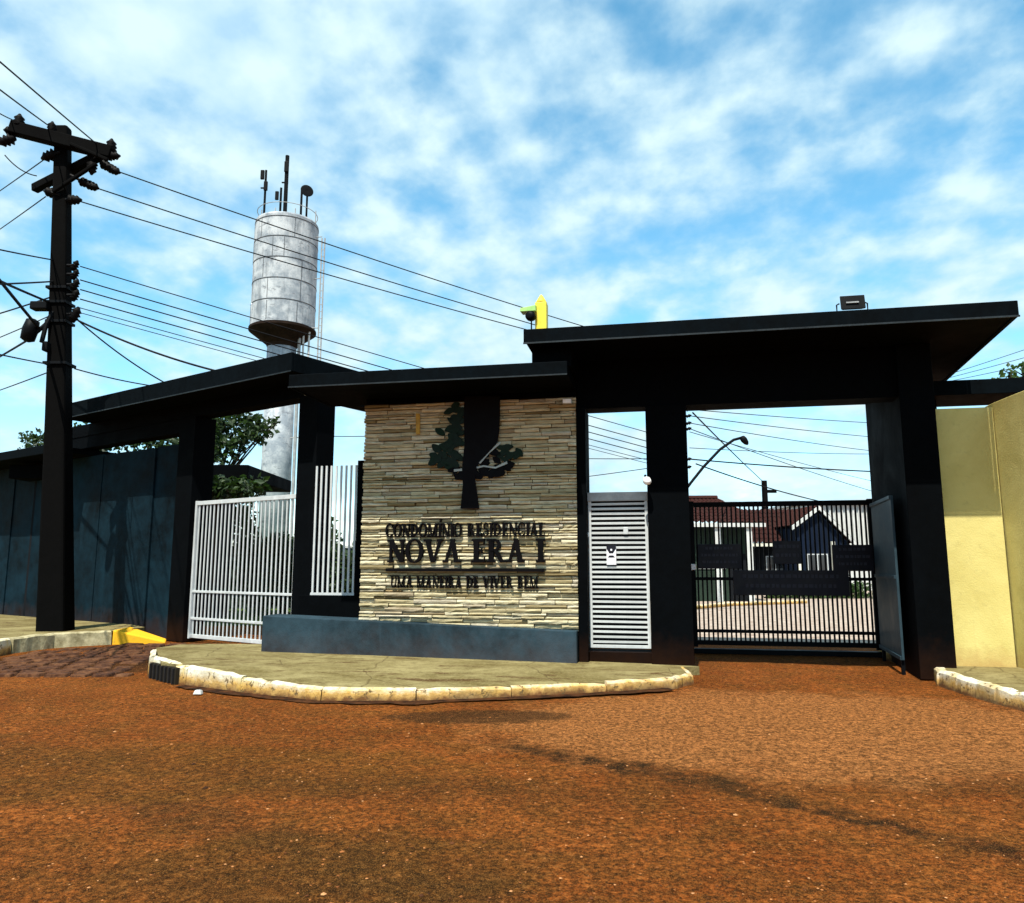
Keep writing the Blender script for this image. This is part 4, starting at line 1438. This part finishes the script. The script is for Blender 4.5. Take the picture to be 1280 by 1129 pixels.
for a, b, lab, r, y1 in [((122, 181), (0, 76), 'upper wire climbing from the crossarm end to the left edge', 0.016, 12), ((62, 158), (0, 111), 'second wire climbing from the crossarm to the left edge', 0.016, 13),
                         ((16, 150), (0, 141), 'short wire at the crossarm tip by the left edge', 0.014, 15), ((56, 199), (0, 238), 'wire falling from the crossarm brace to the left edge', 0.015, 22),
                         ((57, 246), (0, 286), 'wire falling from below the lower crossarm to the left edge', 0.015, 23), ((66, 325), (0, 311), 'single wire from the pole middle rising to the left edge', 0.016, 14),
                         ((66, 352), (0, 354), 'nearly level cable from the pole to the left edge', 0.020, 14), ((62, 378), (0, 350), 'thick cable ending at the splice case on the pole', 0.028, 14),
                         ((50, 412), (0, 350), 'thick steep cable crossing to the fuse case on the pole', 0.034, 14), ((62, 372), (0, 391), 'cable dipping from the splice case to the left edge', 0.020, 20),
                         ((62, 395), (0, 421), 'thin cable behind the fuse case running left', 0.014, 21), ((40, 422), (0, 445), 'thick cable below the fuse case running left', 0.026, 20),
                         ((64, 456), (0, 442), 'low thin cable from the pole band rising left', 0.015, 14), ((64, 464), (0, 487), 'lowest thin cable from the pole band falling left', 0.015, 22)]:
    wire(at(*a, 17.15), at(*b, y1), 0.02, r, lab, G2, ext=2.0)
wire(at(6, 194, 16.9), at(46, 220, 17.1), 0.1, 0.014, 'slack jumper wire hanging under the crossarm', G2)
G3 = 'wires seen through the gate opening'
for i, (a, b, y1, r, lab) in enumerate([((862, 512), (1090, 528), 40, 0.016, 'top wire in the gate opening'), ((862, 520), (1090, 545), 40, 0.016, 'second wire from the top in the gate opening'),
                                        ((862, 529), (1090, 562), 42, 0.016, 'third wire from the top in the gate opening'), ((862, 536), (1090, 612), 45, 0.016, 'long sagging wire in the middle of the gate opening'),
                                        ((862, 574), (1090, 588), 30, 0.026, 'thick level cable across the gate opening'), ((862, 540), (1090, 600), 45, 0.014, 'thin wire below the sagging wire in the gate opening'),
                                        ((870, 580), (1015, 622), 34, 0.026, 'thick cable descending to the roofs behind the gate'), ((866, 516), (955, 603), 62, 0.03, 'steep wire running from the gate pillar to the distant pole'),
                                        ((862, 560), (1090, 566), 36, 0.013, 'faint level wire above the thick cable in the gate opening')]):
    wire(at(*a, 27), at(*b, y1), 0.05 + 0.03 * i % 0.1, r, lab, G3, ext=1.0 if i == 7 else 1.3)
for i, (a, b, lab) in enumerate([((700, 573), (846, 573), 'level wire in the sky opening above the slatted door'), ((700, 600), (846, 580), 'slanting wire in the sky opening above the slatted door'), ((390, 545), (480, 545), 'level wire in the sky opening beside the stone wall')]):
    wire(at(*a, 27), at(*b, 27), 0.02, 0.014, lab, G3, ext=1.0)
for i, (a, b, lab) in enumerate([((1180, 470), (1300, 430), 'upper faint wire at the right edge above the dark slab'), ((1180, 474), (1300, 441), 'middle faint wire at the right edge above the dark slab'), ((1180, 478), (1300, 452), 'lower faint wire at the right edge above the dark slab')]):
    wire(at(*a, 34), at(*b, 30), 0.03, 0.013, lab, 'wires at the right edge', ext=1.5)

# ------------------------------------------------------------------ water tower
tcx, tcy = -15.62, 50.0
wt_ = thing('water_tower', WD, tcx, -tcy, 0, 'tall white water tower with a cylindrical tank and antennas', 'water tower')
RT = 2.12
MB().lathe((0, 0, 0), [(0.98, -0.2), (0.96, 17.2)], 40).build('shaft', 'tank_white', wt_, smooth=True)
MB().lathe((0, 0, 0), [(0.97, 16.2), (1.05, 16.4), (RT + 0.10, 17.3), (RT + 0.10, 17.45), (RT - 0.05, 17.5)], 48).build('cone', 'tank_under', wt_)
tk = MB().lathe((0, 0, 0), [(RT, 17.51), (RT, 24.95), (RT - 0.06, 25.06), (0.3, 25.4)], 56).build('tank', 'tank_white', wt_)
for z in (19.0, 20.45, 21.9, 23.35, 24.75):
    MB().lathe((0, 0, 0), [(RT + 0.002, z - 0.035), (RT + 0.018, z - 0.03), (RT + 0.018, z + 0.03), (RT + 0.002, z + 0.035)], 56).build('seam', 'tank_seam', tk, smooth=True)
rb = random.Random(5)
for zi, z in enumerate((17.55, 19.05, 20.5, 21.95, 23.4)):
    for kx_ in range(3):
        a = R(-165 + kx_ * 52 + rb.uniform(-20, 20))
        d = Vector((math.cos(a), math.sin(a), 0)) * (RT + 0.002)
        MB().box(d.x - 0.016, d.x + 0.016, d.y - 0.016, d.y + 0.016, z + 0.02, z + 1.33).build('vertical_seam', 'tank_seam', tk)
for px, top, rad in ((330, 213, 0.08), (350, 235, 0.08), (356, 195, 0.14), (376, 237, 0.08), (383, 234, 0.07)):
    c = at(px, 268, 49)
    t = at(px, top, 49)
    x, y = c.x - tcx, -1.0
    MB().tube([(x, y, 24.9), (x, y, t.z)], rad, 8).build('antenna_mast', 'black_metal', wt_)
for px, py, sz in ((329, 220, 0.13), (333, 234, 0.13), (359, 210, 0.15), (347, 246, 0.12)):
    c = at(px, py, 49)
    x, z = c.x - tcx, c.z
    MB().box(x - sz, x + sz, -1.22, -1.08, z - sz * 2.6, z + sz * 2.6).build('panel_antenna', 'black_metal', wt_, bev=0.04)
c = at(384, 240, 49)
MB().lathe((c.x - tcx, -1.1, c.z), [(0.03, -0.12), (0.30, -0.05), (0.44, 0.06), (0.40, 0.07), (0.05, 0.02)], 18, (0.55, -1, 0.1)).build('dish_antenna', 'black_metal', wt_, smooth=True)
for px, z in ((330, 27.2), (356, 27.6)):
    c = at(px, 240, 49)
    MB().box(c.x - tcx - 0.22, c.x - tcx + 0.22, -1.1, -1.0, z, z + 0.07).build('antenna_clamp', 'black_metal', wt_)
for px in (322, 341, 366, 390):
    c = at(px, 268, 48.5)
    MB().tube([(c.x - tcx, -1.2 + abs(c.x - tcx) * 0.3, 24.9), (c.x - tcx, -1.2 + abs(c.x - tcx) * 0.3, 25.8)], 0.035, 6).build('rail_post', 'grey_metal', wt_)
MB().tube([((RT - 0.1) * math.cos(a_ * math.pi / 16), (RT - 0.1) * math.sin(a_ * math.pi / 16), 25.75) for a_ in range(33)], 0.025, 5, cap=False).build('guard_rail', 'grey_metal', wt_)
lx = at(402, 300, 49.5).x - tcx
for dx in (0, 0.2):
    MB().tube([(lx + dx, -0.4, 0), (lx + dx, -0.4, 23.9)], 0.05, 6).build('ladder_side', 'grey_metal', wt_)
for i in range(48):
    MB().box(lx, lx + 0.2, -0.42, -0.38, 0.5 + i * 0.49, 0.54 + i * 0.49).build('rung', 'grey_metal', wt_)
for i, px in enumerate((374, 379, 386)):
    x = at(px, 430, 49.5).x - tcx
    MB().tube([(x, -0.5, 0), (x, -0.5, 17.3)], 0.07 if i else 0.11, 8).build('pipe', 'white_metal' if i else 'grey_metal', wt_)
for z in (6, 10, 14, 17.5, 21, 24):
    MB().tube([(0.9 if z < 18 else RT - 0.05, -0.3, z), (lx, -0.4, z)], 0.03, 6).build('ladder_tie', 'grey_metal', wt_)


# ------------------------------------------------------------------ trees
def tree(name, base, h_trunk, clumps, label, mat='leaf_dark', leaf=0.16, dens=260, seed=1, trunk_r=0.16, group=None):
    rt = random.Random(seed)
    r = thing(name, WD, base.x, -base.y, base.z, label, 'tree', group)
    tk = MB()
    top = Vector((0.1, 0, h_trunk))
    tk.tube([(0, 0, -0.1), (0.05, 0.02, h_trunk * 0.5), top], [trunk_r, trunk_r * 0.8, trunk_r * 0.6], 10)
    for c, rad in clumps:
        c = Vector(c) - base
        mid = top.lerp(c, 0.5) + Vector((rt.uniform(-0.2, 0.2), rt.uniform(-0.2, 0.2), 0.15))
        tk.tube([top + Vector((0, 0, -0.15)), mid, c], [trunk_r * 0.28, trunk_r * 0.16, 0.015], 7)
        for _ in range(2):
            e = c + Vector((rt.gauss(0, 1), rt.gauss(0, 1), rt.gauss(0, 0.8))).normalized() * rad * 0.9
            tk.tube([mid.lerp(c, rt.uniform(0.2, 1.0)), e], [0.016, 0.007], 5)
    tk.build('trunk', 'bark', r, smooth=True)
    lf = MB()
    for c, rad in clumps:
        c = Vector(c) - base
        for _ in range(int(dens * rad * rad)):
            v = Vector((rt.gauss(0, 1), rt.gauss(0, 1), rt.gauss(0, 0.75)))
            v = v.normalized() * rad * (rt.random() ** 0.45) * rt.uniform(0.7, 1.12)
            p = c + v
            s = leaf * rt.uniform(0.6, 1.3)
            d = Vector((rt.gauss(0, 1), rt.gauss(0, 1), rt.gauss(-0.3, 0.7))).normalized()
            e = d.cross(Vector((rt.gauss(0, 1), rt.gauss(0, 1), rt.gauss(0, 1)))).normalized()
            nn_ = d.cross(e)
            w = e * s * 0.36
            lf.add([p, p + d * s * 0.45 + w + nn_ * s * 0.08, p + d * s, p + d * s * 0.45 - w + nn_ * s * 0.08], [(0, 1, 2), (0, 2, 3)])
    lf.build('crown', mat, r)
    return r


def cl(px, py, y, r):
    return (at(px, py, y), r)


b = at(262, 700, 24)
b.z = 0
tree('shade_tree', b, 4.2, [cl(255, 540, 24, 0.75), cl(278, 528, 24, 0.62), cl(300, 522, 24.3, 0.45), cl(322, 527, 24.4, 0.38), cl(268, 562, 23.8, 0.8), cl(296, 552, 24, 0.42), cl(325, 545, 24.2, 0.26),
                              cl(240, 560, 24, 0.8), cl(262, 606, 23.6, 0.6), cl(290, 604, 23.8, 0.6), cl(318, 606, 24, 0.42), cl(343, 527, 24.4, 0.2), cl(258, 606, 21.2, 0.45), cl(280, 610, 21.3, 0.45), cl(304, 612, 21.3, 0.4), cl(322, 606, 21.4, 0.28), cl(310, 540, 24.2, 0.5), cl(330, 538, 24.3, 0.35)],
     'leafy tree behind the white gate, left of the water tower stem', seed=3, dens=620, leaf=0.2)
b = at(165, 700, 26)
b.z = 0
tree('broad_tree', b, 4.0, [cl(150, 545, 26, 0.9), cl(185, 545, 26, 0.8), cl(118, 548, 26, 0.9), cl(210, 552, 26, 0.8), cl(90, 552, 26.2, 0.7)], 'dark tree showing in the gap above the blue wall', seed=5, dens=420, leaf=0.2)
b = at(40, 700, 27)
b.z = 0
tree('small_tree', b, 4.2, [cl(30, 546, 27, 0.22), cl(48, 548, 27, 0.35), cl(62, 552, 27, 0.5), cl(40, 560, 27, 0.4)], 'leaf tips above the low roof at the far left', seed=8, dens=700, trunk_r=0.1)
b = at(1290, 700, 16)
b.z = 0
tree('garden_tree', b, 4.6, [cl(1243, 474, 16, 0.12), cl(1262, 465, 16, 0.2), cl(1280, 462, 16, 0.28), cl(1300, 460, 16, 0.4), cl(1276, 474, 16, 0.24), cl(1254, 476, 16, 0.16)],
     'green tree tips above the olive wall at the right edge', mat='leaf_mid', seed=9, dens=420, leaf=0.17, trunk_r=0.09)

# ------------------------------------------------------------------ guardhouse behind the white gate
gh = thing('guardhouse', WD, -10.5, -22.5, 0, 'dark guardhouse with flat slab roof behind the white gate', 'guardhouse')
MB().box(-3.5, 1.15, -0.3, 3.0, 0, 4.15).build('wall', 'dark_plaster', gh)
MB().box(-3.9, 2.95, -0.9, 3.4, 4.16, 4.55).build('roof_slab', 'black_render', gh, bev=0.02)
MB().box(-0.55, 0.65, -0.36, -0.29, 1.1, 2.3).build('window', 'white_metal', gh)
MB().box(-0.48, 0.58, -0.37, -0.361, 1.17, 2.23).build('pane', 'pale_light', gh)
gw = thing('garden_wall', WD, -8, -30, 0, 'pale low wall seen between the white gate bars', 'wall')
MB().box(-5.5, 3.4, 0, 0.2, 0, 2.35).build('plaster_face', 'green_plaster', gw)
MB().box(-5.6, 3.5, -0.04, 0.24, 2.352, 2.45).build('coping', 'white_plaster', gw)


sg = random.Random(31)
for i, (x0, x1, yy, hh, lab) in enumerate(((-11.5, -8.2, 26.5, 4.3, 'dark shrub behind the left half of the white gate'), (-8.3, -5.2, 27.0, 3.4, 'dark shrub behind the right half of the white gate'), (-5.1, -2.6, 27.5, 2.4, 'dark shrub behind the narrow bar screen'))):
    r_ = thing('garden_shrub', WD, (x0 + x1) / 2, -yy, 0, lab, 'shrub', 'shrubs behind the white gate')
    m = MB()
    w_ = (x1 - x0) / 2
    for _ in range(int(1500 * hh)):
        u_ = sg.uniform(-1, 1)
        top_ = hh * (1 - 0.35 * u_ * u_) * (0.85 + 0.2 * math.sin(u_ * 7 + i))
        p = Vector((u_ * w_ * 1.05, sg.uniform(-0.7, 0.5), top_ * sg.random() ** 0.6))
        d = Vector((sg.gauss(0, 1), sg.gauss(0, 1), sg.gauss(0.2, 0.8))).normalized()
        e = d.cross(Vector((sg.gauss(0, 1), sg.gauss(0, 1), sg.gauss(0, 1)))).normalized()
        q_ = sg.uniform(0.12, 0.26)
        m.add([p, p + d * q_ * 0.5 + e * q_ * 0.32, p + d * q_, p + d * q_ * 0.5 - e * q_ * 0.32], [(0, 1, 2), (0, 2, 3)])
    m.build('foliage', 'leaf_dark', r_)
    m = MB()
    for _ in range(7):
        b_ = Vector((sg.uniform(-w_, w_) * 0.8, sg.uniform(-0.3, 0.2), -0.05))
        m.tube([b_, b_ + Vector((sg.uniform(-0.2, 0.2), 0, hh * 0.4)), b_ + Vector((sg.uniform(-0.4, 0.4), 0.1, hh * 0.75))], [0.05, 0.035, 0.015], 6)
    m.build('stems', 'bark', r_)


# ------------------------------------------------------------------ houses behind the vehicle gate
def tiles(a, b, c, d, ribs, name, parent, org, mat='red_tile', amp=0.05, rows=8):
    """Corrugated tile field; a-b is the eave, d-c the ridge."""
    a, b, c, d = (Vector(p) - org for p in (a, b, c, d))
    nrm = (b - a).cross(d - a).normalized()
    if nrm.z < 0:
        nrm = -nrm
    cols = ribs * 4
    vs, fs = [], []
    for j in range(rows * 2):
        r = j // 2
        f = (r + (j % 2)) / rows
        lift = 0.03 * (1 - (j % 2))
        for i in range(cols + 1):
            t = i / cols
            p = a.lerp(b, t).lerp(d.lerp(c, t), f) + nrm * (amp * math.sin(2 * math.pi * i / 4) + lift)
            vs.append(p)
    k = cols + 1
    for j in range(rows * 2 - 1):
        for i in range(cols):
            fs.append((j * k + i, j * k + i + 1, (j + 1) * k + i + 1, (j + 1) * k + i))
    return MB().add(vs, fs).build(name, mat, parent)


def window(root, x0, x1, y, z0, z1):
    f = MB()
    f.box(x0, x1, y - 0.05, y + 0.02, z0, z1)
    w = f.build('window', 'white_metal', root)
    mx_ = (x0 + x1) / 2
    for a, b in ((x0 + 0.06, mx_ - 0.03), (mx_ + 0.03, x1 - 0.06)):
        MB().box(a, b, y - 0.062, y - 0.052, z0 + 0.06, z1 - 0.06).build('pane', 'glass', w)


# green house with a hipped tile roof
OA = Vector((8.0, 36, 0))
ha = thing('green_house', WD, OA.x, -OA.y, 0, 'low green house with red tiled hip roof behind the left of the black gate', 'house')
P = lambda x, y, z: Vector((x, y, z))
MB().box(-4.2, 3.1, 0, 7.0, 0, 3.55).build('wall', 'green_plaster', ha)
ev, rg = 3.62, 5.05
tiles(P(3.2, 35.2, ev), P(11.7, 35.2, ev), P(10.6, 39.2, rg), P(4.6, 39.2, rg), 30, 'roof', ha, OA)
tiles(P(11.7, 35.2, ev), P(11.7, 43.4, ev), P(10.6, 39.4, rg), P(10.6, 39.2, rg), 26, 'roof', ha, OA)
MB().box(-4.8, 3.7, -0.86, -0.80, 3.42, 3.60).build('eave_board', 'white_plaster', ha)
MB().tube([(-3.4, 3.2, rg + 0.05), (2.6, 3.2, rg + 0.05)], 0.13, 8).build('ridge', 'red_tile', ha)
for x in (1.5, 2.95):
    MB().box(x - 0.13, x + 0.13, -0.75, -0.5, 0, 3.42).build('porch_column', 'white_plaster', ha)
window(ha, 0.7, 2.0, 0, 1.5, 2.6)
MB().box(2.2, 2.95, -0.04, 0.02, 0, 2.2).build('door', 'dark_plaster', ha)
MB().box(-1.2, 0.2, -0.05, 0.02, 2.3, 2.75).build('window', 'white_metal', ha)
# red roofed low house between
OB = Vector((15.0, 46, 0))
hb = thing('red_roofed_house', WD, OB.x, -OB.y, 0, 'small house with a steep red tiled roof left of the blue gable', 'house')
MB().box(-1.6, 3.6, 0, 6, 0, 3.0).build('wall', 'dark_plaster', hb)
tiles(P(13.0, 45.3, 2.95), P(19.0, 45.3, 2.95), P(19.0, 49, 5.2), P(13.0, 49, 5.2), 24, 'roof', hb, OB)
MB().box(-2.0, 4.0, -0.76, -0.70, 2.75, 2.93).build('eave_board', 'cream_plaster', hb)
window(hb, 0.2, 1.3, 0, 1.0, 2.2)
# blue gabled house
OC = Vector((17.6, 44, 0))
hc = thing('blue_house', WD, OC.x, -OC.y, 0, 'dark blue house with a white edged gable behind the black gate', 'house')
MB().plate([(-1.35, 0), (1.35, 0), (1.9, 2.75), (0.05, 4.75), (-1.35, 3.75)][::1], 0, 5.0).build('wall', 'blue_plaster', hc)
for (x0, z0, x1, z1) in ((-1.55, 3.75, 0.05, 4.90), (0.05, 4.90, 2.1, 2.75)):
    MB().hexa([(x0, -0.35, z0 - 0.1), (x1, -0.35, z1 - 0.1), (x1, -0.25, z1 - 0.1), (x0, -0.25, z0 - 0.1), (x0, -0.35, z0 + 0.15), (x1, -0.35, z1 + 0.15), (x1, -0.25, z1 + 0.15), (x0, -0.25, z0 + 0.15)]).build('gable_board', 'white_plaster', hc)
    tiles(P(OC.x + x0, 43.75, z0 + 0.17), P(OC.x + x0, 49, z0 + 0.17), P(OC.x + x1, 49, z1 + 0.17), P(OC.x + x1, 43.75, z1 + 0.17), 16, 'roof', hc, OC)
for x in (-1.2, 0.75):
    MB().box(x - 0.09, x + 0.09, -0.32, -0.14, 0, 3.0).build('porch_column', 'cream_plaster', hc)
window(hc, -0.7, 0.5, 0, 1.0, 2.3)
# white building at the right
OD = Vector((21.5, 50, 0))
hd_ = thing('white_building', WD, OD.x, -OD.y, 0, 'white ribbed building at the right behind the black gate', 'building')
MB().box(-2.3, 3.6, 0, 6, 0, 5.6).build('wall', 'white_plaster', hd_)
for i in range(15):
    MB().box(-2.2 + i * 0.38, -2.06 + i * 0.38, -0.08, -0.002, 2.6, 5.5).build('rib', 'white_plaster', hd_)
MB().box(-2.5, 3.8, -0.3, 6.2, 5.61, 5.8).build('roof_slab', 'grey_metal', hd_)
MB().box(-0.6, 0.5, -0.06, -0.003, 0, 2.3).build('door', 'pale_light', hd_)
# planting bed in the inner street
hg = random.Random(21)
m = MB()
for _ in range(2600):
    p = Vector((hg.uniform(12.8, 18.0), hg.uniform(38.5, 39.6), hg.uniform(0.0, 0.75)))
    d = Vector((hg.gauss(0, 1), hg.gauss(0, 1), hg.gauss(0.3, 0.8))).normalized()
    e = d.cross(Vector((hg.gauss(0, 1), hg.gauss(0, 1), hg.gauss(0, 1)))).normalized()
    s = hg.uniform(0.1, 0.24)
    m.add([p, p + d * s * 0.5 + e * s * 0.3, p + d * s, p + d * s * 0.5 - e * s * 0.3], [(0, 1, 2), (0, 2, 3)])
tag(m.build('hedge', 'leaf_mid'), 'low green hedge in front of the houses behind the gate', 'hedge')
kq = bpy.data.objects.new('street_kerb', None)
COL.objects.link(kq)
tag(kq, 'white kerb of the street inside the gate', kind='structure')
kerb_run(kq, [(6.0, 28.5, 0.16), (9.2, 32.0, 0.16), (13.0, 34.0, 0.16)], 0.3, 'kerb_paint', step=1.2)

# ------------------------------------------------------------------ loose stones on the road
ps = random.Random(17)
m = MB()
for _ in range(5200):
    y = 2.6 + 13.5 * ps.random() ** 1.25
    x = ps.uniform(-0.78, 0.78) * y
    if -6 < x < 2.9 and y > 9.5 + 0.2 * abs(x):
        continue
    if x > 6.0 and y > 6.5:
        continue
    if x < -9.0:
        continue
    s = ps.uniform(0.004, 0.012) * (1.9 if ps.random() < 0.05 else 1)
    z = ground_z(x, y)
    h = s * ps.uniform(0.5, 0.9)
    a = ps.uniform(0, 6.28)
    ring = [(x + s * math.cos(a + q * 1.2566) * ps.uniform(0.7, 1.2), y + s * math.sin(a + q * 1.2566) * ps.uniform(0.7, 1.2), z + h * 0.3) for q in range(5)]
    m.add(ring + [(x, y, z + h)], [(q, (q + 1) % 5, 5) for q in range(5)])
tag(m.build('gravel', 'pebble'), 'small loose stones scattered over the red road', 'gravel', kind='stuff')
